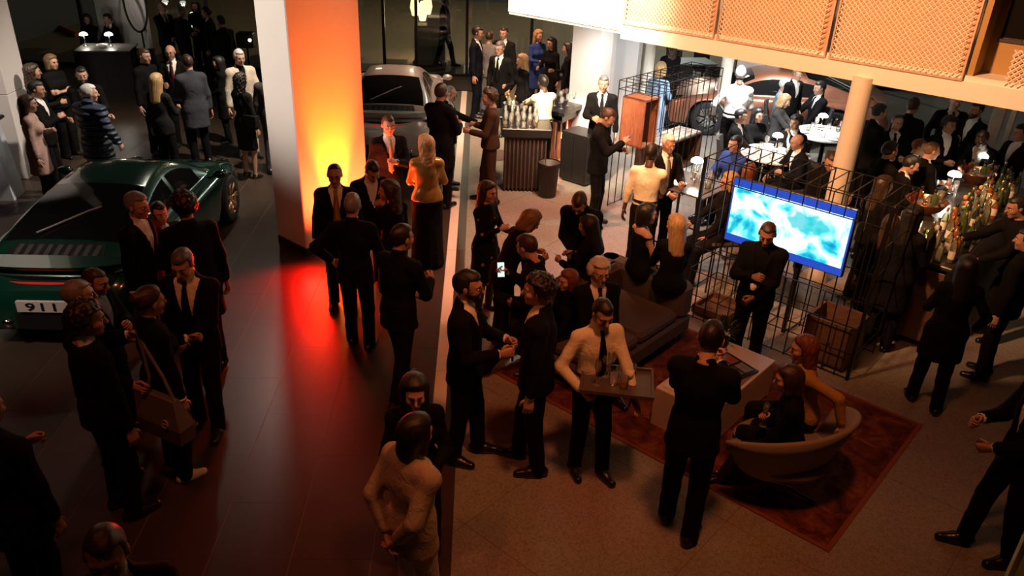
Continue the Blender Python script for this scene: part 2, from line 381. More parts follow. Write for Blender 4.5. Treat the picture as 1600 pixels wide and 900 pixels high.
def ik(S, T, L1, L2, pole):
    S = np.array(S, float); T = np.array(T, float); d = T-S; D = np.linalg.norm(d); u = d/(D+1e-9)
    D = min(D, (L1+L2)*.998); T = S+u*D
    a = (L1*L1-L2*L2+D*D)/(2*D); h = math.sqrt(max(L1*L1-a*a, 0))
    p = np.array(pole, float); p = p-u*(p@u); p /= np.linalg.norm(p)+1e-9
    return S+u*a+p*h, T

SKIN = {'fair': (.56, .33, .24), 'mid': (.46, .25, .165), 'tan': (.36, .19, .12), 'dark': (.10, .055, .035)}
HAIRC = {'black': ((.006, .005, .004), (.020, .015, .012)), 'brown': ((.022, .011, .006), (.06, .03, .016)), 'grey': ((.14, .13, .12), (.30, .28, .26)), 'white': ((.48, .45, .42), (.78, .75, .70)),
         'blonde': ((.26, .15, .06), (.58, .38, .18)), 'red': ((.10, .025, .01), (.24, .07, .025)), 'dkblonde': ((.12, .07, .03), (.27, .16, .075)), 'pepper': ((.05, .045, .04), (.16, .15, .14))}
ARMS = {  # wrist target (x, out, z) for a 1.75 m figure, elbow pole (x, out, z), hand pose
    'down': ((.03, .265, .85), (-.6, .5, -.1), 'relax'), 'hold': ((.31, .12, 1.15), (-.5, .5, -.7), 'grip'), 'chest': ((.25, .03, 1.22), (-.4, .7, -.6), 'grip'),
    'clasp': ((.24, .02, 1.0), (-.5, .6, -.4), 'fist'), 'pocket': ((.05, .235, .90), (-.8, .6, 0), 'fist'), 'back': ((-.17, .05, .95), (-.6, .8, 0), 'relax'),
    'phone': ((.34, .05, 1.30), (-.3, .5, -.8), 'grip'), 'out': ((.16, .50, 1.16), (-.4, .3, -.8), 'grip'), 'fold': ((.19, -.10, 1.17), (-.2, .9, -.4), 'fist'),
    'reach': ((.52, .10, 1.18), (-.3, .5, -.8), 'flat'), 'hip': ((.02, .24, 1.02), (-.5, .9, 0), 'fist'), 'face': ((.22, .06, 1.46), (.2, .6, -.8), 'grip'),
    'lap': ((.33, .08, .78), (-.5, .6, -.4), 'relax'), 'table': ((.40, .14, 1.03), (-.3, .7, -.6), 'relax'), 'side': ((.10, .30, .95), (-.6, .6, -.1), 'relax')}
CLOTH = {'floral': (.006, .005, .005), 'black': (.0048, .0045, .0046), 'navy': (.006, .0075, .014), 'charcoal': (.014, .013, .013), 'grey': (.15, .145, .145), 'white': (.80, .78, .73), 'beige': (.50, .40, .28), 'cream': (.62, .54, .42),
         'brown': (.055, .032, .022), 'blue': (.03, .06, .22), 'gold': (.34, .20, .05), 'mustard': (.36, .20, .045), 'puffer': (.030, .042, .075), 'dkgreen': (.02, .03, .02), 'pink': (.50, .33, .28), 'skyblue': (.20, .30, .42),
         'greycoat': (.048, .052, .060), 'tan': (.30, .21, .13), 'darkred': (.10, .012, .012), 'midgrey': (.06, .056, .054), 'yellowwhite': (.80, .73, .55)}
def cloth(c, kind='c'):
    col = CLOTH[c]
    if c == 'gold': return mat('satin_gold', col, .32, .35, .2, 20, bump=.1)
    key = 'fabric_'+c
    if key in MATS: return MATS[key]
    m = mat(key, col, .85, 0, .18, 60, bump=.25, spec=.12); nt = m.node_tree; N = nt.nodes.new; L = nt.links.new
    b = nt.nodes['Principled BSDF']; tc = N('ShaderNodeTexCoord'); n = N('ShaderNodeTexNoise'); n.inputs['Scale'].default_value = 7; n.inputs['Detail'].default_value = 3; n.inputs['Distortion'].default_value = 1.4
    bp = N('ShaderNodeBump'); bp.inputs['Strength'].default_value = .45; bp.inputs['Distance'].default_value = .030; L(tc.outputs['Object'], n.inputs['Vector']); L(n.outputs['Fac'], bp.inputs['Height'])
    old = b.inputs['Normal'].links[0].from_node; L(old.outputs['Normal'], bp.inputs['Normal']); L(bp.outputs['Normal'], b.inputs['Normal'])
    if c == 'puffer':
        w = N('ShaderNodeTexWave'); w.bands_direction = 'Z'; w.wave_profile = 'SIN'; w.inputs['Scale'].default_value = 3.7; w.inputs['Distortion'].default_value = .8; b2 = N('ShaderNodeBump'); b2.inputs['Strength'].default_value = 1; b2.inputs['Distance'].default_value = .028
        b.inputs['Roughness'].default_value = .45; b.inputs['Specular IOR Level'].default_value = .4
        L(tc.outputs['Object'], w.inputs['Vector']); L(w.outputs['Fac'], b2.inputs['Height']); L(bp.outputs['Normal'], b2.inputs['Normal']); L(b2.outputs['Normal'], b.inputs['Normal'])
    if c == 'floral':
        v = N('ShaderNodeTexVoronoi'); v.inputs['Scale'].default_value = 9; r = N('ShaderNodeValToRGB'); e = r.color_ramp.elements; e[0].position = .16; e[0].color = (.30, .16, .11, 1); e[1].position = .22; e[1].color = (*col, 1)
        L(tc.outputs['Object'], v.inputs['Vector']); L(v.outputs['Distance'], r.inputs[0]); L(r.outputs[0], b.inputs['Base Color'])
    return m
EYEW = mat('eye_white', (.75, .72, .68), .3, var=0); EYED = mat('eye_dark', (.02, .012, .008), .2, var=0)
LIPM = mat('lip', (.33, .11, .09), .4, var=.1); LIPF = mat('lip_red', (.34, .05, .05), .35, var=.1)
SHOEB = mat('shoe_leather', (.010, .009, .009), .28, var=.1); SHOEW = mat('shoe_white', (.7, .68, .65), .5); SHOEBR = mat('shoe_brown', (.10, .035, .015), .3)
SPECS = mat('spectacle_frame', (.01, .01, .01), .3, var=0)
PEOPLE = []
def person(label, head, h=1.76, yaw=-90, fem=False, outfit='suit', col='black', col2='black', shirt='white', tie=None, hair='short', hc='brown', skin='mid',
           arms=('down', 'down'), lean=0, side=0, twist=0, hy=0, hp=8, hr=0, sit=None, stance=None, fat=1., hem=None, shoes=None, glasses=False, beard=False,
           vw=.075, vd=1.13, sleeves=True, feet=None, footyaw=None, legskin=False, group=None, lod=None, flare=None, collar=True, headz=None):
    """arms = (right, left); head = pixel of the middle of the head in the photograph -> a place in the room"""
    k = h/1.75; R = math.radians
    sw = (.144 if fem else .168); L1, L2 = .29*k, .255*k
    pz = .95*k if sit is None else sit
    P = np.array([0, 0, pz]); U = rz(R(twist))@ry(R(lean))@rx(R(side))
    def up(x, y, z): return P+U@(np.array([x, y, z-.95])*k)
    nb = up(-.01, 0, 1.47); HR = rz(R(hy))@ry(R(hp))@rx(R(hr))
    hcn = nb+U@(np.array([.012, 0, .05])*k)+HR@(np.array([.02, 0, .115])*k)
    yw = R(yaw); RY = rz(yw)
    wp = at(head[0], head[1], hcn[2])
    base = wp-RY@hcn; base[2] = 0
    dist = math.hypot(*wp[:2])
    if lod is None: lod = 0 if dist < 8.2 else (1 if dist < 12.5 else 2)
    vx = (.019, .024, .030)[lod]
    # limbs
    S = {s: up(0, s*sw, 1.402) for s in (-1, 1)}
    E, Wr, HP = {}, {}, {}
    for s, a in ((-1, arms[0]), (1, arms[1])):
        if isinstance(a, str): T, pole, hp_ = ARMS[a]
        else: T, pole, hp_ = a[0], (a[1] if len(a) > 1 and a[1] else (-.4, .6, -.6)), (a[2] if len(a) > 2 else 'grip')
        T = np.array([T[0], s*T[1], T[2]])
        zrel = (T[2]-.95)*k
        tg = P+(rz(R(twist))@np.array([T[0]*k, T[1]*k*(.9 if fem else 1), zrel])) if a != 'abs' else T
        if sit is None and abs(lean) > 0: tg = tg+(U@np.array([0, 0, .35*k])-np.array([0, 0, .35*k]))*.8
        E[s], Wr[s] = ik(S[s], tg, L1, L2, (pole[0], s*pole[1], pole[2])); HP[s] = hp_
    H, K, A, FY = {}, {}, {}, {}
    st = stance or (.0, .0)
    for i, s in enumerate((-1, 1)):
        H[s] = P+np.array([0, s*.085*k, -.035*k])
        if feet: ft = np.array([feet[i][0], feet[i][1], .085*k+(feet[i][2] if len(feet[i]) > 2 else 0)])
        elif sit is not None: ft = np.array([.42*k, s*.11*k, .085*k+max(0, sit-.62)*.62])
        else: ft = np.array([st[i]*k, s*.105*k, .085*k])
        K[s], A[s] = ik(H[s], ft, .424*k, .410*k, (1, s*.12, .25 if sit is not None else 0))
        FY[s] = R((footyaw[i] if footyaw else s*9))
    pts = [hcn]+list(E.values())+list(Wr.values())+list(K.values())+list(A.values())
    lo = np.min(pts, 0)-.24*k; hi = np.max(pts, 0)+.24*k; lo[2] = -.03; lo = np.minimum(lo, P-.32); hi = np.maximum(hi, P+.32)
    g = Grid(lo, hi, vx)
    fw = fat
    Ft, Fa, Fl = g.new(), g.new(), g.new()
    pr_ = ((.108, .165, .13) if fem else (.108, .152, .13)); pr_ = tuple(x*k*(1+(fw-1)*.6) for x in pr_)
    g.ell(Ft, P+(0, 0, .01), pr_, k=.04*k)
    g.ell(Ft, up(.005+.02*(fw-1), 0, 1.10), tuple(x*k*(fw if i < 2 else 1) for i, x in enumerate((.088, .120, .17) if fem else (.102, .138, .17))), U, k=.05*k)
    g.ell(Ft, up(0, 0, 1.28), tuple(x*k*(1+(fw-1)*.5) for x in ((.098, .132, .16) if fem else (.114, .158, .175))), U, k=.05*k)
    if fem:
        for s in (-1, 1): g.ell(Ft, up(.078, s*.058, 1.265), (.055*k, .058*k, .058*k), U, k=.03)
    for s in (-1, 1): g.cone(Ft, up(0, 0, 1.41), S[s], .072*k, (.044 if fem else .052)*k, k=.035)
    ar = (.040, .033, .024) if fem else (.052, .040, .028)
    for s in (-1, 1): g.cone(Fa, S[s], E[s], ar[0]*k, ar[1]*k, k=0); g.cone(Fa, E[s], Wr[s], ar[1]*k, ar[2]*k, k=.02)
    lr = (.084, .053, .034) if fem else (.082, .055, .037)
    for s in (-1, 1):
        g.cone(Fl, H[s], K[s], lr[0]*k, lr[1]*k, k=0); g.cone(Fl, K[s], A[s]-(0, 0, .03), lr[1]*k, lr[2]*k, k=.02)
        toe = A[s]+rz(FY[s])@np.array([.11*k, 0, -.05*k]); g.cone(Fl, A[s]-(0, 0, .035), toe, .033*k, .024*k, k=.02)
    Fb = smin(smin(Ft, Fa, .035), Fl, .03)
    g.cone(Fb, up(-.01, 0, 1.42), hcn+HR@(np.array([-.03, 0, -.08])*k), .054*k*(.9 if fem else 1), .050*k*(.88 if fem else 1), k=.03)
    V, Q = g.net(Fb)
    hv, hq = head_mesh(fem, lod); hv = (hv*k)@HR.T+hcn
    vs = [V, hv]; qs = [Q, hq+len(V)]; n = len(V)+len(hv)
    nq0 = len(Q)+len(hq)
    key = (fem, min(lod, 1))
    if key not in BITS: BITS[key] = face_bits(*key)
    extra_f = []; extra_m = []
    ev = np.array(BITS[key].v)*k; ev = ev@HR.T+hcn; extra_f += [tuple(i+n for i in f) for f in BITS[key].f]; extra_m += BITS[key].m; vs.append(ev); n += len(ev)
    hands = {}
    for s in (-1, 1):
        G = HANDG[HP[s]]; x = Wr[s]-E[s]; x /= np.linalg.norm(x)
        hint = np.array([0, s*1., .12]) if HP[s] != 'flat' else np.array([0, s*.35, 1.])
        if abs(x@(hint/np.linalg.norm(hint))) > .9: hint = np.array([1., 0, .3])
        zz = hint-x*(hint@x); zz /= np.linalg.norm(zz); yy = np.cross(zz, x)*(-s)
        M = np.stack([x, yy, zz], 1); hs = k*(.9 if fem else 1.0)
        gv = (np.array(G.v)*hs)@M.T+Wr[s]+x*.012
        fl = s > 0
        extra_f += [tuple((i+n for i in (f[::-1] if fl else f))) for f in G.f]; extra_m += [0]*len(G.f); vs.append(gv); n += len(gv)
        hands[s] = Wr[s]+x*.085*hs-zz*.035*hs
    allv = np.concatenate(vs)
    me = bpy.data.meshes.new('body'); me.from_pydata(allv.tolist(), [], np.concatenate(qs).tolist()+extra_f)
    me.polygons.foreach_set('material_index', [0]*nq0+extra_m); me.shade_smooth()
    skm = mat('skin_'+skin, SKIN[skin], .48, 0, .10, 14, spec=.35)
    for m in (skm, EYEW, EYED, grain_mat('hair_'+hc, *HAIRC[hc], rough=.45, scale=(14, 14, 2), nscale=6, bump=.3), LIPF if fem else LIPM): me.materials.append(m)
    root = thing('person', label, 'person', tuple(base), yw, group)
    link('body', me, None, root)
    def clothmesh(name, F, m):
        V, Q = g.net(F.astype(np.float32))
        if len(V) == 0: return None
        return link(name, np_mesh(name, V, Q), m, root)
    X, Y, Z = g.x, g.y, g.z
    Ui = U.T
    def loc3():  # torso-frame coordinates, standing metres of a 1.75 m figure
        dx, dy, dz = X-P[0], Y-P[1], Z-P[2]
        return tuple((Ui[i, 0]*dx+Ui[i, 1]*dy+Ui[i, 2]*dz)/k for i in range(3))
    def sleeve_field(o1, o2, frac=.88, short=False):
        Fs = g.new()
        for s in (-1, 1):
            if short: g.cone(Fs, S[s], S[s]+(E[s]-S[s])*.6, (ar[0]+o1)*k, (ar[1]+o1+.012)*k, k=0)
            else: g.cone(Fs, S[s], E[s], (ar[0]+o1)*k, (ar[1]+o2)*k, k=0); g.cone(Fs, E[s], E[s]+(Wr[s]-E[s])*frac, (ar[1]+o2)*k, (ar[2]+o2)*k, k=.015)
        return Fs
    def skirt_field(top, hemz, a0, b0, a1, b1):
        t = np.clip((top-Z)/(top-hemz), 0, 1); a = a0+(a1-a0)*t; b = b0+(b1-b0)*t
        q = np.sqrt(((X-P[0])/a)**2+((Y-P[1])/b)**2)
        return np.maximum(np.maximum((q-1)*np.minimum(a, b), Z-top), hemz-Z)
    hipy = .185*k*(1+(fw-1)*.5); hipx = .142*k*(1+(fw-1)*.8)
    def coat(name, m, hemz, off=.020, v=True, vwid=.075, vdep=1.13, slv=True, fl=1.05, quilt=False, lap=True, short=False, neck=True):
        F = Ft-off*k
        if slv: F = smin(F, sleeve_field(.012, .018, short=short), .035)
        if neck: g.cone(F, up(-.022, 0, 1.43), up(-.018, 0, 1.495 if not quilt else 1.53), .076*k, .066*k, k=.02)
        if sit is None:
            F = smin(F, skirt_field(1.06*k, hemz, .118*k*fw, .152*k*fw, hipx*fl, hipy*fl), .04)
            if hemz < .75*k: F = smin(F, Fl-.034*k, .05)
            F = F+.0035*np.sin(Z*21+X*16+Y*9)*np.sin(Y*23-X*11+Z*7)
            F = np.maximum(F, hemz-Z)
        else:
            if hemz < .7:
                Fk = g.new()
                for s in (-1, 1): g.cone(Fk, H[s], H[s]+(K[s]-H[s])*.8, .105*k, .088*k, k=.05)
                F = smin(F, Fk, .04)
            F = np.maximum(F, (P[2]-.09)-Z)
        if v:
            lx, ly, lz = loc3()
            wv = np.clip((lz-.95+.95-(vdep-.95))/(1.47-vdep), 0, 1.15)*vwid
            slot = np.maximum(np.abs(ly)-wv, -(lx-.012))
            if lap:
                band = np.clip(1-np.abs(np.abs(ly)-wv-.028)/.030, 0, 1)*(lx > 0)*np.clip((lz-(vdep-.95))/.06, 0, 1)*np.clip((.50-lz)/.05, 0, 1)
                F = F-.008*np.clip(band*2.2, 0, 1)
            F = np.maximum(F, -slot*k*.9)
        if quilt:
            F = F-.022*np.abs(np.sin(Z*math.pi/.085))**.6
        return clothmesh(name, F, m)
    def trousers(name, m, wide=0., top=1.03):
        F = g.new(); g.ell(F, P+(0, 0, .01), tuple(x+.013 for x in pr_), k=.03)
        for s in (-1, 1):
            g.cone(F, H[s], K[s], (.095+wide*.3)*k, (.071+wide)*k, k=.012); g.cone(F, K[s], A[s]-(0, 0, .035*k), (.071+wide)*k, (.062+wide*1.3)*k, k=.015)
        F = F+.004*np.sin(Z*33+X*12+Y*15)*np.sin(Y*31+Z*9)*np.clip(1.1-Z, .2, 1); F = np.maximum(F, .028-Z+0*X+0*Y); F = np.maximum(F, Z-(P[2]+(top-.95)*k)+0*X+0*Y)
        return clothmesh(name, F, m)
    def shirtm(name, m, slv, low=.98, neck=True, off=.009, short=False, tuck=True):
        F = Ft-off*k
        if slv: F = smin(F, sleeve_field(.004, .012, .90, short), .03)+.0035*np.sin(Z*30+X*22)*np.sin(Y*27+Z*11)
        if neck: g.cone(F, up(-.012, 0, 1.43), up(-.006, 0, 1.515), .064*k*(.92 if fem else 1), .060*k*(.9 if fem else 1), k=.012)
        if sit is None and not slv: F = np.maximum(F, (P[2]+(low-.95)*k)-Z)
        else: F = np.maximum(F, (P[2]+((low if tuck else .82)-.95)*k)-Z)
        return clothmesh(name, F, m)
    def tiem(m):
        b = MB(); zs = [1.478, 1.455, 1.44, 1.40, 1.30, 1.20, 1.12, 1.07, 1.03]; ws = [.017, .022, .014, .022, .032, .040, .044, .040, .004]
        fr = []
        for z, w_ in zip(zs, ws):
            x = .20  # march in from the front onto the shirt
            while x > 0.0:
                p = up(x, 0, z); i = [int(round((p[j]-g.lo[j])/g.h)) for j in range(3)]
                if all(0 <= i[j] < g.n[j] for j in range(3)) and Ft[tuple(i)] < .016*k: break
                x -= .008
            if z > 1.45: x = max(x, .052)
            fr.append((x+.010, w_, z))
        rs = []
        for x, w_, z in fr: rs.append([tuple(up(x, -w_, z)), tuple(up(x+.010, 0, z)), tuple(up(x, w_, z)), tuple(up(x-.008, 0, z))])
        b.loft(rs, True); o = b.build('tie', m, root, True)
    # ---- outfits
    C1, C2 = cloth(col), cloth(col2)
    legs_cov = True
    if outfit in ('suit', 'opensuit', 'blazer'):
        hz = (hem or .80)*k
        coat('jacket', C1, hz, vwid=vw, vdep=vd, fl=1.04)
        shirtm('shirt', cloth(shirt), False)
        trousers('trousers', C2 if col2 != 'same' else C1)
        if tie: tiem(cloth(tie))
        if lod < 2 and shirt in ('white', 'skyblue', 'yellowwhite') and sleeves:
            for s in (-1, 1):
                b = MB(); d = Wr[s]-E[s]; p = E[s]+d*.93; b2 = E[s]+d*1.02; b.tube([p, b2], [.040*k, .037*k], 10)
                b.build('shirt_cuff', cloth(shirt), root, True)
    elif outfit == 'coat':
        coat('coat', C1, (hem or .52)*k, off=.026, v=vw > 0, vwid=vw, vdep=vd, fl=flare or 1.12)
        if vw > 0: shirtm('shirt', cloth(shirt), False)
        trousers('trousers', C2)
    elif outfit == 'puffer':
        coat('puffer_jacket', C1, (hem or .74)*k, off=.040, v=False, quilt=True, fl=1.18); trousers('trousers', C2)
    elif outfit == 'shirt':
        shirtm('shirt', C1, True, .96); trousers('trousers', C2, top=1.06)
        b = MB(); b.x = None
        rs = [[tuple(P+np.array([(pr_[0]+.022)*math.cos(t)*fw, (pr_[1]+.012)*math.sin(t), .085*k+dz])) for t in np.linspace(0, 2*math.pi, 21)[:-1]] for dz in (0, .035)]
        b.loft(rs).build('belt', SHOEB, root, True)
        if tie: tiem(cloth(tie))
    elif outfit == 'sweater':
        coat('sweater', C1, (hem or .84)*k, off=.016, v=False, neck=False, lap=False); shirtm('shirt_collar', cloth(shirt), False, 1.3) if collar else None; trousers('trousers', C2)
    elif outfit == 'blouse':
        coat('blouse', C1, (hem or .86)*k, off=.022, v=vw > 0, vwid=vw, vdep=1.33, lap=False, neck=False, slv=sleeves, short=sleeves == 'short')
        if flare: 
            coat('skirt', C2, (flare)*k, off=.006, v=False, slv=False, neck=False, fl=1.1); 
        else: trousers('trousers', C2, .012)
    elif outfit == 'gown':      # blouse above a floor-length skirt
        coat('blouse', C1, .93*k, off=.030, v=False, lap=False, neck=False, slv=True)
        F = np.maximum(smin(skirt_field(1.05*k, .03, .105*k, .142*k, .19*k, .22*k), Fl-.03*k, .06), np.maximum(.03-Z, Z-1.04*k)+0*X+0*Y); F = F+.006*np.sin(np.arctan2(Y, X)*11)*np.clip(1-Z, 0, 1); clothmesh('skirt', F, C2)
    elif outfit == 'dress':
        hz = (hem or .55)*k
        F = Ft-.013*k
        if sleeves: F = smin(F, sleeve_field(.010, .012, short=sleeves == 'short'), .03)
        lx, ly, lz = loc3(); F = np.maximum(F, np.maximum((lz-(.54 if sleeves is True else .46)), -10)*k)
        if sit is None:
            F = smin(F, skirt_field(1.04*k, hz, .100*k, .140*k, (flare or 1.0)*.138*k, (flare or 1.0)*.178*k), .04); F = smin(F, Fl-.016*k, .05); F = F+.004*np.sin(np.arctan2(Y, X)*9)*np.clip(1-Z, 0, 1); F = np.maximum(F, hz-Z)
        else:
            Fk = g.new()
            for s in (-1, 1): g.cone(Fk, H[s], H[s]+(K[s]-H[s])*.92, .108*k, .085*k, k=.06)
            F = smin(F, Fk, .05)
        clothmesh('dress', F, C1); 
        if not legskin: trousers('tights', mat('tights_black', (.012, .010, .010), .6), -.010, .9)
    # ---- shoes
    sk = shoes or ('heel' if (fem and outfit in ('dress',)) else 'oxford')
    sm = {'sneaker': SHOEW, 'brownshoe': SHOEBR}.get(sk, SHOEB); sg = 'oxford' if sk in ('sneaker', 'brownshoe') else sk
    if sg not in SHOEM: SHOEM[sg] = shoe_mesh(sg); SHOEM[sg].materials.append(SHOEB)
    for s in (-1, 1):
        o = link('shoe', SHOEM[sg], None, root, objmat=sm if sm is not SHOEB else None)
        o.location = tuple(A[s]+np.array([0, 0, -.088*k])); o.rotation_euler = (0, 0, FY[s]); o.scale = (k*(.9 if fem else 1),)*3
    # ---- hair, beard, spectacles
    e = Matrix([list(r) for r in HR]).to_euler()
    def on_head(name, me, m):
        o = link(name, me, m, root, objmat=m); o.location = tuple(hcn); o.rotation_euler = e; o.scale = (k, k, k); return o
    hm = MATS['hair_'+hc]
    if hair != 'bald':
        if hair not in HAIRM: HAIRM[hair] = hair_mesh(hair)
        on_head('hair', HAIRM[hair], hm)
    if beard:
        if 'beard' not in HAIRM: HAIRM['beard'] = beard_mesh()
        on_head('beard', HAIRM['beard'], hm)
    if glasses:
        if not GLM: GLM.append(glasses_mesh())
        on_head('eyeglasses', GLM[0], SPECS)
    M = rz(yw)
    class R_: pass
    r = R_(); r.root = root; r.hand = {s: base+M@hands[s] for s in (-1, 1)}; r.up = lambda x, y, z: base+M@up(x, y, z); r.base = base; r.M = M; r.yaw = yw; r.k = k; r.P = P
    PEOPLE.append((label, base, dist))
    return r
# ------------------------------------------------------------------ setting: floor
GN = np.array([math.sin(math.radians(93)), -math.cos(math.radians(93))]); GD = np.array([math.cos(math.radians(93)), math.sin(math.radians(93))])
def grid_pt(s, t, z=0.): p = GN*s+GD*t; return (p[0], p[1], z)
ROT_G = math.radians(3)
BR = np.array([[AX[0], AX[1]], [BX[0], BX[1]]])
def atB(px, py, b):
    """room point on the upright plane b = const seen at a pixel"""
    q = at(px, py, 0.); d = q-np.array([0, 0, CAM_H]); t = b/(BX@d[:2]); return np.array([0, 0, CAM_H])+t*d
def clip_half(poly, n, c, keep_less=True):
    out = []
    for i in range(len(poly)):
        p, q = np.array(poly[i]), np.array(poly[(i+1) % len(poly)]); a, b = p@n-c, q@n-c
        if not keep_less: a, b = -a, -b
        if a <= 0: out.append(tuple(p))
        if (a < 0) != (b < 0) and a != b: out.append(tuple(p+(q-p)*(a/(a-b))))
    return out

def tile_mat(name, c, rough, var):
    m = mat(name, c, rough, 0, var, 3.5, spec=.42)
    nt = m.node_tree; b = nt.nodes['Principled BSDF']
    tc = nt.nodes.new('ShaderNodeNewGeometry'); n = nt.nodes.new('ShaderNodeTexNoise'); n.inputs['Scale'].default_value = 260; n.inputs['Detail'].default_value = 2
    rmp = nt.nodes.new('ShaderNodeMapRange'); rmp.inputs['To Min'].default_value = rough-.06; rmp.inputs['To Max'].default_value = rough+.08
    nt.links.new(tc.outputs['Position'], n.inputs['Vector']); nt.links.new(n.outputs['Fac'], rmp.inputs['Value']); nt.links.new(rmp.outputs['Result'], b.inputs['Roughness'])
    return m
def terrazzo_mat():
    m = bpy.data.materials.new('terrazzo'); m.use_nodes = True; nt = m.node_tree; b = nt.nodes['Principled BSDF']; b.inputs['Roughness'].default_value = .30; b.inputs['Specular IOR Level'].default_value = .35
    geo = nt.nodes.new('ShaderNodeNewGeometry'); v = nt.nodes.new('ShaderNodeTexVoronoi'); v.inputs['Scale'].default_value = 70
    r = nt.nodes.new('ShaderNodeValToRGB'); e = r.color_ramp.elements; e[0].position = .0; e[0].color = (.20, .175, .15, 1); e[1].position = 1; e[1].color = (.36, .325, .28, 1)
    x = e.new(.5); x.color = (.30, .265, .225, 1)
    n = nt.nodes.new('ShaderNodeTexNoise'); n.inputs['Scale'].default_value = 1.1; n.inputs['Detail'].default_value = 4
    mx = nt.nodes.new('ShaderNodeMix'); mx.data_type = 'RGBA'; mx.blend_type = 'MULTIPLY'; mx.inputs[0].default_value = .35
    nt.links.new(geo.outputs['Position'], v.inputs['Vector']); nt.links.new(geo.outputs['Position'], n.inputs['Vector']); nt.links.new(v.outputs['Color'], r.inputs['Fac'])
    nt.links.new(r.outputs['Color'], mx.inputs[6]); nt.links.new(n.outputs['Color'], mx.inputs[7]); nt.links.new(mx.outputs[2], b.inputs['Base Color'])
    return m
GROUT = mat('grout', (.20, .16, .12), .7, var=.2)
FL = MB(); FL.box(-16, 14, -2, 34, -.12, -.0025)
floor = struct(FL.build('floor', mat('floor_bed', (.16, .11, .06), .6)))
TILE = tile_mat('dark_porcelain_tile', (.046, .031, .022), .34, .16)
TERR = terrazzo_mat()
# dark porcelain tiles, 0.6 x 1.2 m, running lengthways beside the white strip
TL, TW, J = 1.2, .6, .006
tm = MB().box(J/2, TW-J/2, .001, TL-.001, -.012, 0).mesh('floor_tile'); tm.materials.append(TILE)
rest = MB()
cols = int(13/TW); cand = []
for i in range(cols):
    s1 = -.138-(i+1)*TW-(.0 if i else 0); off = (.6 if i % 2 else 0.)+.23
    for j in range(-1, 18):
        t1 = j*TL+off
        c = np.array(grid_pt(s1+TW/2, t1+TL/2)); cand.append((float(np.linalg.norm(c-[0, 0, 4.6])), s1, t1))
cand.sort()
def col0(s1): return s1 > -.75
for n, (d, s1, t1) in enumerate(cand):
    if col0(s1):      # the first course is cut by the white strip: handled below
        continue
    if n < 300:
        o = link('floor_tile', tm, None, floor, grid_pt(s1, t1), ROT_G)
    else:
        M = Matrix.Translation(grid_pt(s1, t1)) @ Matrix.Rotation(ROT_G, 4, 'Z'); rest.x = M; rest.box(J/2, TW-J/2, .001, TL-.001, -.012, 0); rest.x = None
o = rest.build('far_floor_tiles', TILE, floor); o['kind'] = 'stuff'
tm2 = MB().box(J/2, TW-.252-J/2, .001, TL-.001, -.012, 0).mesh('floor_tile'); tm2.materials.append(TILE)
for j in range(-1, 18): link('floor_tile', tm2, None, floor, grid_pt(-.738, j*TL+.23), ROT_G)
STRIP = mat('white_floor_strip', (.74, .68, .60), .35, var=.06)
tm3 = MB().box(-.387, -.262, .003, 2.997, -.012, .001).mesh('inlay_strip'); tm3.materials.append(STRIP)
tm4 = MB().box(-.258, -.142, .003, 2.997, -.012, 0).mesh('dark_border_tile'); tm4.materials.append(TILE)
for j in range(0, 8):
    link('inlay_strip', tm3, None, floor, grid_pt(0, j*3-2), ROT_G); link('dark_border_tile', tm4, None, floor, grid_pt(0, j*3-2), ROT_G)
# terrazzo slabs laid square to the gallery
SL = 1.5; nsl = 0
for i in range(-8, 12):
    for j in range(0, 15):
        a0, b0 = i*SL+.35, j*SL+.43
        poly = [ab(a0+.003, b0+.003)[:2], ab(a0+.003, b0+SL-.003)[:2], ab(a0+SL-.003, b0+SL-.003)[:2], ab(a0+SL-.003, b0+.003)[:2]]
        p = clip_half(poly, GN, -.138, False)
        p = clip_half(p, GD, 20.4) if len(p) > 2 else p
        p = clip_half(p, np.array([1., 0]), 13.5) if len(p) > 2 else p
        if len(p) < 3: continue
        MB().poly(p[::-1], -.012, 0).build('terrazzo_slab', TERR, floor); nsl += 1

# ------------------------------------------------------------------ lit column
PLASTER = mat('white_plaster', (.78, .755, .73), .75, var=.03, scale=3)
DARKB = mat('dark_plinth', (.03, .026, .024), .5)
C0 = np.array([-2.74, 9.59]); CW, CD = 1.06, .65
root = struct(thing('column', None, None, (C0[0], C0[1], 0), ROT_AB))   # local -x = a, y = b
b = MB(); b.cbox(-CD, 0, 0, CW, .10, 7.2, .012); b.build('shaft', PLASTER, root)
b = MB(); b.box(-CD-.004, .004, -.004, CW+.004, 0, .10); b.build('plinth', DARKB, root)

# ------------------------------------------------------------------ gallery: slab, fascia, mesh balustrade
EDGE_B = 9.8
SLABM = mat('gallery_plaster', (.80, .74, .66), .7, var=.04)
g0 = MB()
g0.poly([ab(8.75, EDGE_B)[:2], ab(8.75, 17)[:2], ab(-4, 17)[:2], ab(-4, EDGE_B)[:2]], 2.66, 2.86)
struct(g0.build('ceiling', SLABM))
b = MB(); b.x = Matrix.Rotation(ROT_AB, 4, 'Z')
b.box(-8.75, -6.60, EDGE_B-.02, EDGE_B+.12, 2.70, 4.3); struct(b.build('wall_gallery', mat('white_gallery_wall', (.86, .83, .78), .6, var=.02)))
b = MB(); b.x = Matrix.Rotation(ROT_AB, 4, 'Z'); b.box(-6.60, 4, EDGE_B-.03, EDGE_B+.04, 2.60, 2.80); struct(b.build('trim_1', SLABM))
MESHM = mat('mesh_steel', (.80, .68, .54), .5, .1, .08, 20); FRAMEM = mat('mesh_frame', (.55, .40, .30), .5, .2)
BACKB = mat('balustrade_board', (.50, .32, .20), .7, var=.05)
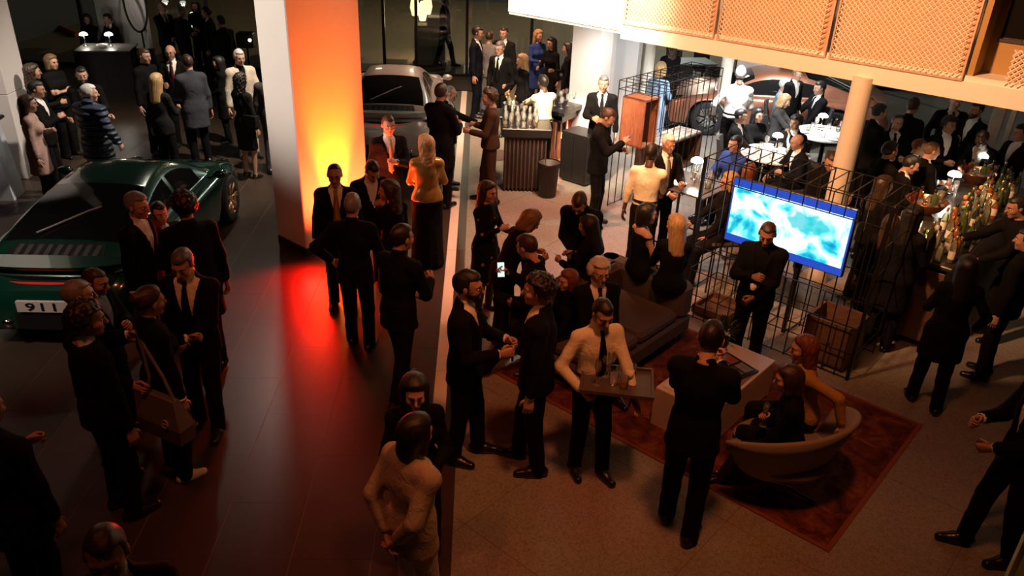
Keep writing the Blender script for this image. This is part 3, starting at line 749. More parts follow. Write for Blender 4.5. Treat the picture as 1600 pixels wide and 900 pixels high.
def mesh_panel(w, h, cw=.062, ch=.030):
    """expanded metal: slanted strands meeting in knuckles"""
    bm = MB(); nx, ny = int(w/cw), int(h/ch)
    def strand(x0, z0, x1, z1):
        t = .0055
        bm.add([(x0, -.010, z0-t), (x1, .0, z1-t), (x1, .006, z1+t), (x0, -.004, z0+t)], [(0, 1, 2, 3)])
        bm.add([(x0, -.004, z0+t), (x1, .006, z1+t), (x1, .012, z1+t-.003), (x0, .004, z0+t-.003)], [(0, 1, 2, 3)])
    for j in range(ny):
        for i in range(nx):
            x0 = i*cw+(cw/2 if j % 2 else 0); z0 = j*ch
            if x0+cw/2 <= w: strand(x0, z0, x0+cw/2, z0+ch)
            if x0-cw/2 >= 0: strand(x0, z0, x0-cw/2, z0+ch)
    return bm
for i, (a0, a1, lab) in enumerate(((6.58, 5.15, 'orange lit expanded metal balustrade panel beside the white gallery wall'), (5.11, 3.66, 'middle expanded metal balustrade panel on the gallery edge'),
                                   (3.62, 2.14, 'widest expanded metal balustrade panel next to the dark upper window'))):
    w = a0-a1; r = thing('balustrade_panel', lab, 'balustrade', ab(a0, EDGE_B, 2.80), ROT_AB, 'mesh panels along the gallery edge')
    o = mesh_panel(w-.03, 1.22).build('expanded_mesh', MESHM, r, loc=(.015, -.03, .02)); o['kind'] = 'stuff'
    b = MB(); b.box(0, .02, -.045, .0, 0, 1.26); b.build('frame_post', FRAMEM, r); b = MB(); b.box(w-.02, w, -.045, .0, 0, 1.26); b.build('frame_post', FRAMEM, r)
    b = MB(); b.box(.02, w-.02, -.045, 0, 0, .02); b.build('bottom_rail', FRAMEM, r); b = MB(); b.box(0, w, -.06, .05, 1.26, 1.30); b.build('handrail', FRAMEM, r)
    b = MB(); b.box(0.02, w-.02, .03, .045, .02, 1.2); b.build('backing_board', BACKB, r)
# the return past the panels: plain wall with a dark opening
ORW = mat('gallery_return_wall', (.36, .22, .07), .7, var=.04)
b = MB(); b.x = Matrix.Rotation(ROT_AB, 4, 'Z'); b.box(-2.10, 4, EDGE_B+.35, EDGE_B+.45, 2.80, 3.22); b.box(-2.10, -1.98, EDGE_B+.35, EDGE_B+.45, 3.22, 5); b.box(-2.10, 4, EDGE_B-.0, EDGE_B+.35, 2.78, 2.80)
b.box(-2.13, -2.06, EDGE_B+.02, EDGE_B+.45, 2.80, 5); struct(b.build('wall_return', ORW))
b = MB(); b.x = Matrix.Rotation(ROT_AB, 4, 'Z'); b.box(-1.98, 4, EDGE_B+.40, EDGE_B+.43, 3.22, 5); wn = struct(b.build('window_1', mat('dark_upper_glass', (.008, .007, .006), .08, var=0)))
b = MB(); b.x = Matrix.Rotation(ROT_AB, 4, 'Z'); b.box(-1.99, 4, EDGE_B+.33, EDGE_B+.44, 3.20, 3.23); b.build('window_frame', DARKB, wn)
r = thing('balustrade_panel', 'small mesh balustrade panel at the far right edge below the dark window', 'balustrade', ab(1.74, EDGE_B, 2.81), ROT_AB, 'mesh panels along the gallery edge')
o = mesh_panel(1.2, .36).build('expanded_mesh', MESHM, r, loc=(0, -.02, .02)); o['kind'] = 'stuff'
MB().box(0, 1.2, .03, .045, 0, .38).build('backing_board', BACKB, r)

# columns and walls under the gallery
ROUNDM = mat('round_column_plaster', (.72, .66, .56), .6, var=.04)
def round_column(x, y, r, nm):
    b = MB(); b.lathe([(r, 0), (r, 2.66)], 28, (x, y, 0)); o = b.build(nm, ROUNDM, None, False); smooth_angle(o, 40); struct(o)
p = at(1345, 127, 2.62); round_column(p[0]+.06, p[1]+.07, .125, 'column_round')
q = atB(1017, 52, 13.2); round_column(q[0], q[1], .125, 'column_round'); q = atB(1138, 92, 15.0); round_column(q[0], q[1], .12, 'column_round')
def wall_ab(name, a0, a1, b0, b1, z0, z1, m):
    b = MB(); b.x = Matrix.Rotation(ROT_AB, 4, 'Z'); b.box(-a1, -a0, b0, b1, z0, z1); return struct(b.build(name, m))
def a_of(px, py, b): q = atB(px, py, b); return float(AX@q[:2])
WARMW = mat('white_pier', (.80, .77, .72), .65, var=.03)
wall_ab('wall_pier', a_of(940, 60, 11.4), a_of(895, 60, 11.4), 11.4, 11.75, 0, 2.66, WARMW)
wall_ab('wall_inner', a_of(998, 80, 12.6), a_of(936, 80, 12.6), 12.6, 12.72, 0, 2.66, mat('white_partition', (.74, .76, .76), .6, var=.03))
wall_ab('wall_recess', a_of(1216, 110, 16.4), a_of(1150, 110, 16.4), 16.4, 16.52, 0, 2.66, mat('pink_white_wall', (.80, .72, .66), .7, var=.03))
# bright doorway jambs at the right end under the gallery
for (px, w, z1) in ((1553, .16, 2.6), (1576, .07, 2.6)):
    q = atB(px, 200, 13.6)
    b = MB(); b.x = Matrix.Translation((q[0], q[1], 0)) @ Matrix.Rotation(ROT_AB, 4, 'Z'); b.box(-w/2, w/2, 0, .12, 0, z1); struct(b.build('trim_2' if px < 1560 else 'trim_3', mat('white_jamb', (.80, .80, .77), .6)))
# the handrail edge of the viewer's own balcony, lower right corner
d = at(1588, 870, 0.)-np.array([0, 0, CAM_H]); d /= np.linalg.norm(d); p0 = np.array([0, 0, CAM_H])+d*1.6
b = MB(); b.x = Matrix.Translation((p0[0], p0[1], 2.0)) @ Matrix.Rotation(math.radians(-40), 4, 'Z'); b.cbox(0, .30, 0, .5, 0, 2.1, .008)
tag(b.build('balcony_post', mat('ochre_post', (.60, .42, .14), .6)), 'ochre post cut off at the lower right frame corner', 'post')

# ------------------------------------------------------------------ glazed front at the back and the night outside
FRAME = mat('black_frame', (.012, .012, .013), .35)
def glass_mat():
    m = bpy.data.materials.new('facade_glass'); m.use_nodes = True; nt = m.node_tree; nt.nodes.remove(nt.nodes['Principled BSDF']); out = nt.nodes['Material Output']
    t = nt.nodes.new('ShaderNodeBsdfTransparent'); t.inputs[0].default_value = (.62, .66, .64, 1); gl = nt.nodes.new('ShaderNodeBsdfGlossy'); gl.inputs['Roughness'].default_value = .02
    f = nt.nodes.new('ShaderNodeFresnel'); f.inputs[0].default_value = 1.5; mx = nt.nodes.new('ShaderNodeMixShader')
    nt.links.new(f.outputs[0], mx.inputs[0]); nt.links.new(t.outputs[0], mx.inputs[1]); nt.links.new(gl.outputs[0], mx.inputs[2]); nt.links.new(mx.outputs[0], out.inputs[0]); return m
GLASS = glass_mat(); FT = 20.5
ss = [-15, -13.2, -11.4, -9.6, -8.4, -6.6, -5.0, -3.6, -2.35, -1.55, -.3, 1.3, 3.0, 4.8, 6.6, 8.4, 10.2, 12]
for i in range(len(ss)-1):
    w = ss[i+1]-ss[i]; r = struct(thing('window_%d' % (i+2), None, None, grid_pt(ss[i], FT), ROT_G))
    MB().box(.03, w-.03, .02, .035, .08, 5.8).build('pane', GLASS, r)
    MB().box(-.035, .035, -.05, .09, 0, 5.8).build('mullion', FRAME, r)
    MB().box(.035, w-.035, -.03, .07, 0, .08).build('bottom_rail', FRAME, r); MB().box(.035, w-.035, -.03, .07, 2.95, 3.05).build('transom', FRAME, r)
OUT = mat('night_paving', (.085, .075, .068), .7, var=.3, scale=.6)
b = MB(); b.box(-30, 34, 20.8, 60, -.10, -.03); struct(b.build('ground_outside', OUT))
b = MB(); b.box(-30, 34, 48, 48.4, 0, 12); struct(b.build('wall_street', mat('dark_street_front', (.030, .027, .026), .8, var=.4, scale=.4)))
KERB = mat('red_kerb_paint', (.34, .06, .04), .7)
b = MB(); p, q = at(62, 30, 0), at(122, 58, 0); b.tube([(p[0], p[1], .05), (q[0], q[1], .05)], .09, 6); tag(b.build('kerb_rail', KERB), 'red painted rail lying diagonally outside the left window', 'rail')

# white clad column at the left edge
b = MB(); PW = mat('white_cladding', (.72, .68, .66), .6, var=.03)
root = struct(thing('wall_left', None, None, (-7.78, 12.0, 0), ROT_G))
for j in range(5): MB().cbox(-1.8, 0, 0, .6, j*1.35+.004, (j+1)*1.35-.004, .004).build('cladding_panel', PW, root)
b = MB(); b.box(-14, -13.8, -2, 34, 0, 6); struct(b.build('wall_west', mat('dark_side_wall', (.05, .045, .042), .8)))
b = MB(); b.box(13.4, 13.6, -2, 34, 0, 6); struct(b.build('wall_east', MATS['dark_side_wall']))
# ------------------------------------------------------------------ sports cars
def pch(x, xs, ys):
    y = np.interp(x, xs, ys); k = np.ones(7)/7; yp = np.pad(y, 3, mode='edge'); return np.convolve(yp, k, 'valid')
RUBBER = mat('tyre_rubber', (.014, .013, .013), .75); CHROME = mat('chrome', (.6, .6, .6), .15, 1.0, 0); CARGL = mat('car_glass', (.006, .007, .007), .06, var=0, spec=.6); BLKPL = mat('black_trim', (.010, .010, .010), .35)
REDLT = mat('tail_light', (.20, .01, .01), .2, var=0, emit=(1, .03, .02), estr=.35); PLATE = mat('plate_white', (.62, .58, .55), .5, var=.03); CALIP = mat('brake_red', (.6, .03, .02), .4); WELL = mat('wheel_well', (.006, .006, .006), .9, var=0)
CARX = np.concatenate([np.linspace(-2.27, -2.0, 14), np.linspace(-1.97, 1.95, 96), np.linspace(1.98, 2.25, 14)])
def car_geo():
    x = CARX
    zr = pch(x, [-2.27, -2.24, -2.12, -2.0, -1.8, -1.4, -1.0, -.6, -.25, .1, .38, .75, 1.05, 1.4, 1.8, 2.1, 2.22, 2.25], [.60, .74, .86, .885, .93, 1.045, 1.16, 1.245, 1.285, 1.285, 1.22, 1.05, .90, .82, .73, .62, .50, .42])
    w = pch(x, [-2.27, -2.2, -2.0, -1.6, -1.18, -.6, 0, .6, 1.2, 1.6, 2.0, 2.2, 2.25], [.66, .80, .89, .925, .925, .895, .875, .88, .905, .885, .79, .62, .50])
    zs = pch(x, [-2.27, -2.1, -1.8, -1.2, -.6, 0, .6, 1.0, 1.35, 1.7, 2.1, 2.25], [.56, .74, .82, .87, .845, .825, .825, .84, .84, .75, .60, .40])
    sec = []
    for i, X in enumerate(x):
        zl = .20
        if X < -2.1 or X > 2.1: zl = .24
        for xw in (-1.18, 1.27):
            d = abs(X-xw)
            if d < .395: zl = max(zl, .34+math.sqrt(.395**2-d*d))
        zl = min(zl, zs[i]-.10); zrr = zr[i]
        e = max(0., zrr-zs[i]-.015); wb = w[i]-.165; wr = wb-.46*e
        P = [(w[i]-.05, zl), (w[i]-.008, zl+.35*(zs[i]-.12-zl)), (w[i], zl+.7*(zs[i]-.12-zl)), (w[i]-.010, zs[i]-.10), (w[i]-.045, zs[i]-.035), (w[i]-.10, zs[i]-.004), (wb, zs[i]+.002)]
        if e > .04:
            for t in (.10, .5, .86): P.append((wb+(wr-wb)*(t**1.15), zs[i]+.002+(zrr-.075-zs[i])*t))
            P += [(wr-.015, zrr-.060), (wr*.90, zrr-.034), (wr*.6, zrr-.012), (wr*.3, zrr-.002), (0, zrr)]
        else:
            for t in (.08, .2, .32, .42, .52, .68, .84, 1.0): P.append((wb*(1-t), zs[i]+.002+(zrr-zs[i]-.002)*(t**1.2)))
        sec.append(P)
    n = len(sec[0]); sets = {'body': MB(), 'rear_window': MB(), 'windscreen': MB(), 'side_window_l': MB(), 'side_window_r': MB()}
    full = []
    for i, X in enumerate(x):
        full.append([(X, y, z) for y, z in sec[i]]+[(X, -y, z) for y, z in sec[i][-2::-1]])
    m = len(full[0])
    for i in range(len(x)-1):
        xc = (x[i]+x[i+1])/2
        for j in range(m-1):
            jj = j if j < n-1 else m-2-j      # half index of the strip
            key = 'body'
            if jj >= 11 and -1.62 < xc < -.62: key = 'rear_window'
            elif jj >= 10 and .42 < xc < .97: key = 'windscreen'
            elif jj in (7, 8) and -.95 < xc < .62 and not (-.19 < xc < -.12): key = 'side_window_l' if j < n-1 else 'side_window_r'
            s = sets[key]; off = .004 if key != 'body' else 0
            q = [full[i][j], full[i][j+1], full[i+1][j+1], full[i+1][j]]
            s.add(q[::-1], [(0, 1, 2, 3)])
    # closed nose and tail
    sets['body'].add(full[0], [tuple(range(m))]); sets['body'].add(full[-1], [tuple(range(m-1, -1, -1))])
    out = {}
    for k_, s in sets.items():
        me = s.mesh('car_'+k_, True); bm = bmesh.new(); bm.from_mesh(me); bmesh.ops.remove_doubles(bm, verts=bm.verts, dist=.0005); bm.to_mesh(me); bm.free(); me.shade_smooth()
        out[k_] = me
    return out
CARG = car_geo()
def text_mesh(txt, size, ext=.002, sx=1.0):
    c = bpy.data.curves.new('lettering', 'FONT'); c.body = txt; c.size = size; c.extrude = ext; c.align_x = 'CENTER'; c.align_y = 'CENTER'; c.resolution_u = 2; c.offset = size*.012
    o = bpy.data.objects.new('lettering', c); COL.objects.link(o); bpy.context.view_layer.update()
    me = bpy.data.meshes.new_from_object(o.evaluated_get(bpy.context.evaluated_depsgraph_get())); bpy.data.objects.remove(o); bpy.data.curves.remove(c)
    if sx != 1: me.transform(Matrix.Scale(sx, 4, (1, 0, 0)))
    return me
TYRE = MB().lathe([(.215, -.115), (.30, -.125), (.335, -.105), (.345, -.06), (.345, .06), (.335, .105), (.30, .125), (.215, .115)], 36, caps=False).mesh('tyre', True)
RIM = MB(); RIM.lathe([(.245, -.118), (.252, -.105), (.225, -.09), (.215, .10), (.22, .11)], 36, caps=False); RIM.lathe([(.035, -.10), (.05, -.095), (.055, -.07), (.055, .0)], 16); RIMM = RIM.mesh('rim', True)
SPK = MB(); SPK.tube([(.04, 0, -.085), (.14, .012, -.098), (.235, .022, -.105)], [.017, .013, .017], 5); SPK.tube([(.04, 0, -.085), (.14, -.012, -.098), (.235, -.022, -.105)], [.017, .013, .017], 5); SPKM = SPK.mesh('spoke', True)
DISCM = MB().lathe([(.06, -.02), (.19, -.02), (.19, .0), (.06, .0)], 28).mesh('brake_disc'); CALM = MB().box(.10, .20, -.07, .07, -.05, .02).mesh('brake_caliper')
for me in (TYRE,): me.materials.append(RUBBER)
DISCM.materials.append(CHROME); CALM.materials.append(CALIP)
def car(label, loc, heading, paint, rimmat, plate=None, wing=False):
    r = thing('sports_car', label, 'car', loc, math.radians(heading))
    link('body', CARG['body'], paint if not CARG['body'].materials else None, r, objmat=paint)
    for k_, nm in (('rear_window', 'rear_window'), ('windscreen', 'windscreen'), ('side_window_l', 'side_window'), ('side_window_r', 'side_window')): link(nm, CARG[k_], CARGL if not CARG[k_].materials else None, r)
    b = MB(); b.box(-2.12, 2.1, -.74, .74, .14, .40); b.box(-.72, .82, -.80, .80, .14, .26); b.box(-1.6, .9, -.66, .66, .40, .80); b.build('underbody', WELL, r)
    for xw in (-1.18, 1.27):
        for s in (-1, 1):
            w_ = link('wheel', TYRE, None, r); w_.location = (xw, s*.79, .345); w_.rotation_euler = (math.pi/2 if s > 0 else -math.pi/2, 0, 0)
            rm = link('rim', RIMM, rimmat if not RIMM.materials else None, w_, objmat=rimmat)
            for q in range(7):
                sp = link('spoke', SPKM, rimmat if not SPKM.materials else None, w_, objmat=rimmat); sp.rotation_euler = (0, 0, q*2*math.pi/7)
            link('brake_disc', DISCM, None, w_); c = link('brake_caliper', CALM, None, w_); c.rotation_euler = (0, 0, 2.4)
    # tail: light bar, black band, plate recess, diffuser, pipes
    def tail(y0, y1, z, dz, dx, off, n=15):
        b = MB(); rs = []
        for t in np.linspace(y0, y1, n):
            xx = -2.275+.34*(abs(t)/.9)**3-off; rs.append([(xx, t, z-dz), (xx+dx, t, z-dz), (xx+dx, t, z+dz), (xx, t, z+dz)])
        b.loft(rs, True); return b
    tail(-.84, .84, .735, .016, .12, -.055).build('light_bar', REDLT, r, False)
    tail(-.83, .83, .78, .022, .14, -.075).build('rear_band', BLKPL, r)
    tail(-.74, .74, .33, .09, .10, .012).build('diffuser', BLKPL, r)
    pl = MB().box(-2.305, -2.262, -.27, .27, .455, .575).build('number_plate', PLATE, r)
    if plate:
        for q, ch in enumerate(plate):
            t = link('lettering', text_mesh(ch, .125, sx=1.7), BLKPL, pl); t.matrix_local = Matrix.Translation((-2.308, .13-q*.12, .513)) @ Matrix(((0, 0, -1, 0), (-1, 0, 0, 0), (0, 1, 0, 0), (0, 0, 0, 1)))
    for s in (-1, 1):
        MB().tube([(-2.20, s*.42, .30), (-2.30, s*.42, .30)], .05, 12).build('exhaust_pipe', CHROME, r, True)
        m_ = MB(); m_.ball((.60, s*1.0, .95), (.07, .10, .06), 12, 8); m_.tube([(.62, s*.82, .88), (.61, s*.93, .92)], .02, 6); m_.build('door_mirror', paint, r, True)
    # engine-lid grille slats
    b = MB(); b.add([(-1.96, -.50, .897), (-1.96, .50, .897), (-1.70, .46, .962), (-1.70, -.46, .962), (-1.96, -.50, .86), (-1.96, .50, .86), (-1.70, .46, .90), (-1.70, -.46, .90)], [(0, 1, 2, 3)[::-1], (4, 5, 6, 7), (0, 1, 5, 4), (2, 3, 7, 6), (1, 2, 6, 5), (3, 0, 4, 7)]); b.build('grille', BLKPL, r)
    for q in range(9):
        y = -.44+q*.10; b = MB(); b.x = None; b.add([(-1.94, y, .904), (-1.94, y+.05, .904), (-1.73, y+.05, .957), (-1.73, y, .957), (-1.94, y, .892), (-1.94, y+.05, .892), (-1.73, y+.05, .945), (-1.73, y, .945)], [(0, 3, 2, 1), (4, 5, 6, 7), (0, 1, 5, 4), (1, 2, 6, 5), (2, 3, 7, 6), (3, 0, 4, 7)]); b.build('grille_slat', mat('grille_slat', (.06, .06, .06), .3), r)
    b = MB(); b.tube([(-1.58, .30, 1.02), (-1.2, -.10, 1.125), (-1.12, -.22, 1.15)], .010, 5); b.build('wiper', mat('wiper_grey', (.4, .4, .4), .4), r)
    b = MB(); sp = []
    for t in np.linspace(-.78, .78, 15): sp.append([(-2.20+.14*(abs(t)/.8)**3, t, .875), (-1.93, t, .900), (-1.93, t, .925), (-2.23+.14*(abs(t)/.8)**3, t, .925+(.035 if wing else 0))])
    b.loft(sp, True); b.build('rear_spoiler', paint, r)
    for s in (-1, 1):
        b = MB(); b.ball((1.86, s*.62, .655), (.17, .11, .07), 14, 8); b.build('headlamp', CARGL, r, True)
    return r
GREEN = mat('green_paint', (.004, .050, .032), .22, .25, .05, coat=1.0); SILVER = mat('silver_paint', (.50, .49, .48), .30, .45, .03, coat=.8); COPPER = mat('copper_paint', (.42, .17, .10), .3, .5, .04, coat=.8)
GOLDRIM = mat('bronze_rim', (.62, .36, .20), .3, .7); GREYRIM = mat('dark_rim', (.20, .20, .20), .3, .7)
car('dark green fastback sports car seen from behind, on the tiled floor', (-4.88, 9.36, 0), 93, GREEN, GOLDRIM, '911')
p = at(646, 162, .97); hd = math.radians(94); lx, ly = -1.6, -.45
car('silver sports car parked behind the glowing column', (p[0]-(lx*math.cos(hd)-ly*math.sin(hd)), p[1]-(lx*math.sin(hd)+ly*math.cos(hd)), 0), 94, SILVER, GREYRIM, None, True)
p = at(1105, 186, .345); hd = math.radians(172); lx, ly = 1.27, .90
car('copper coloured sports car with red brake caliper, behind the white shirted waiter', (p[0]-(lx*math.cos(hd)-ly*math.sin(hd)), p[1]-(lx*math.sin(hd)+ly*math.cos(hd)), 0), 172, COPPER, GREYRIM)

# ------------------------------------------------------------------ small things: glasses, bottles, lamps
def clear_mat(name, c, gloss=.35, dif=.12):
    """thin glass: see-through, a glossy rim and a little haze in the glass colour"""
    m = bpy.data.materials.new(name); m.use_nodes = True; nt = m.node_tree; nt.nodes.remove(nt.nodes['Principled BSDF']); out = nt.nodes['Material Output']
    t = nt.nodes.new('ShaderNodeBsdfTransparent'); t.inputs[0].default_value = (*c, 1); gl = nt.nodes.new('ShaderNodeBsdfGlossy'); gl.inputs['Roughness'].default_value = .12
    d = nt.nodes.new('ShaderNodeBsdfDiffuse'); d.inputs[0].default_value = (*[min(1, x*.9+.04) for x in c], 1); m1 = nt.nodes.new('ShaderNodeMixShader'); m1.inputs[0].default_value = dif
    lw = nt.nodes.new('ShaderNodeLayerWeight'); lw.inputs[0].default_value = gloss*.6; mx = nt.nodes.new('ShaderNodeMixShader')
    nt.links.new(t.outputs[0], m1.inputs[1]); nt.links.new(d.outputs[0], m1.inputs[2])
    nt.links.new(lw.outputs['Fresnel'], mx.inputs[0]); nt.links.new(m1.outputs[0], mx.inputs[1]); nt.links.new(gl.outputs[0], mx.inputs[2]); nt.links.new(mx.outputs[0], out.inputs[0]); return m
CLEAR = clear_mat('clear_glass', (.93, .93, .91), .45, .14); GRN = clear_mat('green_bottle_glass', (.30, .42, .12), .5, .16); AMBER = clear_mat('amber_liquor', (.75, .30, .05), .5, .22); DKG = clear_mat('dark_bottle_glass', (.08, .10, .04), .5, .25); PALEB = clear_mat('pale_bottle_glass', (.78, .80, .62), .5, .12)
WINE = clear_mat('sparkling_wine', (.85, .65, .25), .25); COLA = clear_mat('red_drink', (.45, .06, .03), .25); JUICE = mat('orange_juice', (.85, .32, .03), .3)
LABELM = mat('paper_label', (.72, .68, .58), .6); FOIL = mat('bottle_foil', (.55, .40, .15), .3, .8)
FLUTE = MB().lathe([(.032, 0), (.032, .003), (.005, .008), (.004, .10), (.014, .115), (.025, .15), (.026, .19), (.022, .225)], 12, caps=False).mesh('flute', True); FLUTE.materials.append(CLEAR)
WGL = MB().lathe([(.036, 0), (.036, .003), (.005, .008), (.004, .085), (.022, .10), (.040, .135), (.040, .16), (.032, .205)], 12, caps=False).mesh('wineglass', True); WGL.materials.append(CLEAR)
TUMB = MB().lathe([(.030, 0), (.036, .004), (.040, .10)], 12, caps=False).mesh('tumbler', True); TUMB.materials.append(CLEAR)
FLUTW = MB().lathe([(.008, .118), (.022, .15), (.023, .18)], 10).mesh('wine', True); FLUTW.materials.append(WINE)
WGLW = MB().lathe([(.008, .105), (.036, .135), (.037, .15)], 10).mesh('wine', True); WGLW.materials.append(WINE)
TUMW = MB().lathe([(.028, .006), (.034, .06)], 10).mesh('drink', True); TUMW.materials.append(WINE)
def glass(kind, loc, label, group=None, fill=None, rot=None):
    me, fm = {'flute': (FLUTE, FLUTW), 'wine': (WGL, WGLW), 'tumbler': (TUMB, TUMW)}[kind]
    nm = {'flute': 'champagne_flute', 'wine': 'wine_glass', 'tumbler': 'tumbler'}[kind]
    r = thing(nm, label, 'glass', loc, 0, group); o = link('bowl', me, None, r)
    if fill is not None: f = link('drink', fm, None, r, objmat=fill)
    if rot: r.rotation_euler = rot
    return r
BOT1 = MB().lathe([(.036, 0), (.038, .01), (.038, .18), (.030, .22), (.014, .25), (.013, .31)], 14).mesh('bottle_body', True)
BOT2 = MB().lathe([(.040, 0), (.042, .01), (.042, .16), (.036, .185), (.016, .20), (.015, .26)], 14).mesh('bottle_body', True)
BLAB = MB().lathe([(.0395, .05), (.0395, .14)], 14, caps=False).mesh('label', True); BLAB.materials.append(LABELM)
BCAP1 = MB().lathe([(.0155, .27), (.0155, .315), (.006, .318)], 10).mesh('cap', True); BCAP1.materials.append(FOIL)
BCAP2 = MB().lathe([(.017, .235), (.017, .272), (.006, .275)], 10).mesh('cap', True); BCAP2.materials.append(BLKPL)
def bottle(loc, label, m, kind=1, group='bottles on the cocktail bar', lab=True, rot=None):
    r = thing('bottle', label, 'bottle', loc, rnd.uniform(0, 6), group); me = BOT1 if kind == 1 else BOT2
    link('bottle_body', me, m if not me.materials else None, r, objmat=m); link('cap', BCAP1 if kind == 1 else BCAP2, None, r)
    if lab: o = link('paper_label', BLAB, None, r); o.scale = (1.07 if kind == 2 else 1,)*2+(1,)
    if rot: r.rotation_euler = rot
    return r
SHADE = mat('lamp_shade_glow', (.9, .88, .82), .5, var=0, emit=(1, .93, .80), estr=9.)
def table_lamp(loc, label, power=6., hgt=.30, group='rechargeable table lamps', color=(1, .90, .74)):
    r = thing('table_lamp', label, 'lamp', loc, 0, group)
    MB().lathe([(.055, 0), (.055, .012), (.02, .018)], 18).build('base', CHROME, r, True); MB().lathe([(.008, .015), (.008, hgt-.03)], 8).build('stem', CHROME, r, True)
    MB().lathe([(.085, hgt-.05), (.080, hgt-.02), (.05, hgt+.005), (.012, hgt+.012)], 18).build('shade', SHADE, r, True)
    l = bpy.data.lights.new('lamp_bulb', 'POINT'); l.energy = power; l.color = color; l.shadow_soft_size = .05
    lo = bpy.data.objects.new('lamp_bulb', l); COL.objects.link(lo); lo.parent = r; lo.location = (0, 0, hgt-.085)
    return r
BLACK = mat('black_lacquer', (.012, .011, .011), .30); BLACKM = mat('black_steel', (.010, .010, .010), .4, .3); OAK = grain_mat('walnut_slat', (.045, .020, .012), (.10, .048, .028), .5, (1, 1, .2), 18)
WOODR = grain_mat('red_wood', (.22, .075, .035), (.36, .14, .07), .45, (6, 6, 1), 5); WOODD = grain_mat('dark_walnut', (.07, .035, .02), (.14, .075, .045), .5, (2, 2, 14), 5)

ORD = ['first', 'second', 'third', 'fourth', 'fifth', 'sixth', 'seventh', 'eighth', 'ninth', 'tenth', 'eleventh', 'twelfth', 'thirteenth', 'fourteenth', 'fifteenth', 'sixteenth', 'seventeenth', 'eighteenth', 'nineteenth', 'twentieth']
KIND = {'flute': 'champagne flute', 'wine': 'stemmed wine glass', 'tumbler': 'low tumbler'}
SIDES = ['right', 'rear right', 'rear', 'rear left', 'left', 'front left', 'front', 'front right']
# ------------------------------------------------------------------ champagne bar below the white gallery wall
# front counter block seen from its slatted front, and the long counter behind running right
cb = at(788, 300, 0.); ce = at(848, 303, 0.)
r = thing('champagne_counter', 'black topped champagne counter with slatted wood front', 'counter', (cb[0]-.02, cb[1]+.03, 0), math.radians(2))
Wd = float(np.linalg.norm(ce-cb))+.06
MB().box(.03, Wd-.03, .03, .60, .05, .92).build('carcass', BLACK, r)
for q in range(11): MB().box(.01+q*(Wd-.05)/10, .035+q*(Wd-.05)/10, .0, .03, .03, .92).build('slat', OAK, r)
for q in range(8): MB().box(0, .03, .06+q*.068, .09+q*.068, .03, .92).build('slat', OAK, r)
MB().cbox(-.05, Wd+.05, -.05, .68, .92, 1.06, .01).build('worktop', BLACK, r)
CBASE = np.array([cb[0]-.02, cb[1]+.03])
cc = [('flute', CLEAR)]
k_ = 0
for i in range(6):
    for j in range(5):
        x, y = CBASE+np.array([.0+i*.095+rnd.uniform(-.012, .012), .02+j*.125+rnd.uniform(-.012, .012)])
        kd = 'flute' if j > 2 else ('wine' if (i+j) % 3 else 'tumbler')
        glass(kd, (x, y, 1.06), '%s %s from the left in the %s row on the champagne counter' % (('filled' if (i*3+j) % 4 == 0 else 'empty')+' '+KIND[kd]+',', ORD[i], ['front', 'second', 'middle', 'fourth', 'rear'][j]), 'glasses on the champagne counter', WINE if (i*3+j) % 4 == 0 else None); k_ += 1
# ice bucket with tilted bottles at the back corner
bx, by = CBASE+np.array([-.02, .78])
r = thing('ice_bucket', 'steel ice bucket of white necked bottles behind the counter glasses', 'bucket', (bx+.12, by-.02, 1.06)); 
r2 = MB(); r2.lathe([(.11, 0), (.15, .02), (.17, .20), (.175, .21), (.165, .20), (.14, .03), (.0, .03)], 22, caps=False); r2.build('pail', CHROME, r, True)
tb = thing('back_counter', 'low black side table behind the champagne counter', 'table', (bx+.12, by+.10, 0)); MB().cbox(-.35, .45, -.26, .3, 1.02, 1.06, .008).build('tabletop', BLACK, tb)
for sx in (-.32, .42):
    for sy in (-.23, .27): MB().box(sx-.02, sx+.02, sy-.02, sy+.02, 0, 1.02).build('leg', BLACKM, tb)
for q, an in enumerate((-.6, -.2, .25, .6)):
    bottle((bx+.12+.05*math.cos(q*1.9), by-.02+.05*math.sin(q*1.9), 1.10), 'champagne bottle leaning in the steel ice bucket, '+ORD[q]+' from the left', PALEB, 1, 'bottles in the ice bucket', True, (an*.5, an, 0))
# long counter running to the right rear with red glow under it
l0 = at(862, 178, 1.03); l1 = at(918, 152, 1.03)
lc = thing('long_bar_counter', 'long black bar counter with red lit shelf beneath, behind the barman', 'counter', (l0[0], l0[1]+.30, 0), math.atan2(l1[1]-l0[1], l1[0]-l0[0]))
MB().cbox(-.1, 1.5, -.30, .34, .96, 1.03, .008).build('worktop', BLACK, lc); MB().box(0, 1.4, -.22, .28, .82, .96).build('drawer_front', BLACK, lc)
MB().box(0, 1.4, .22, .28, .10, .82).build('back_panel', BLACK, lc); MB().box(0, 1.4, -.22, .28, .04, .10).build('shelf', WOODR, lc)
for q in range(7): MB().box(q*.21, q*.21+.05, -.10, -.04, .10, .82).build('slat', WOODR, lc)
for q in range(10):
    v = Matrix.Rotation(lc.rotation_euler[2], 4, 'Z') @ Vector((.15+.12*q, -.12+.2*(q % 2), 1.03)); glass('wine', (lc.location[0]+v[0], lc.location[1]+v[1], 1.03), 'stemmed wine glass, '+ORD[q]+' from the left on the long bar counter', 'glasses on the long bar counter', COLA if q % 2 else None)
v = at(879, 208, .45)
r = thing('bar_lamp', 'small glowing lamp on the floor below the long bar counter', 'lamp', (v[0], v[1], 0)); MB().lathe([(.05, 0), (.05, .02), (.012, .03), (.012, .36)], 14).build('stand', CHROME, r, True)
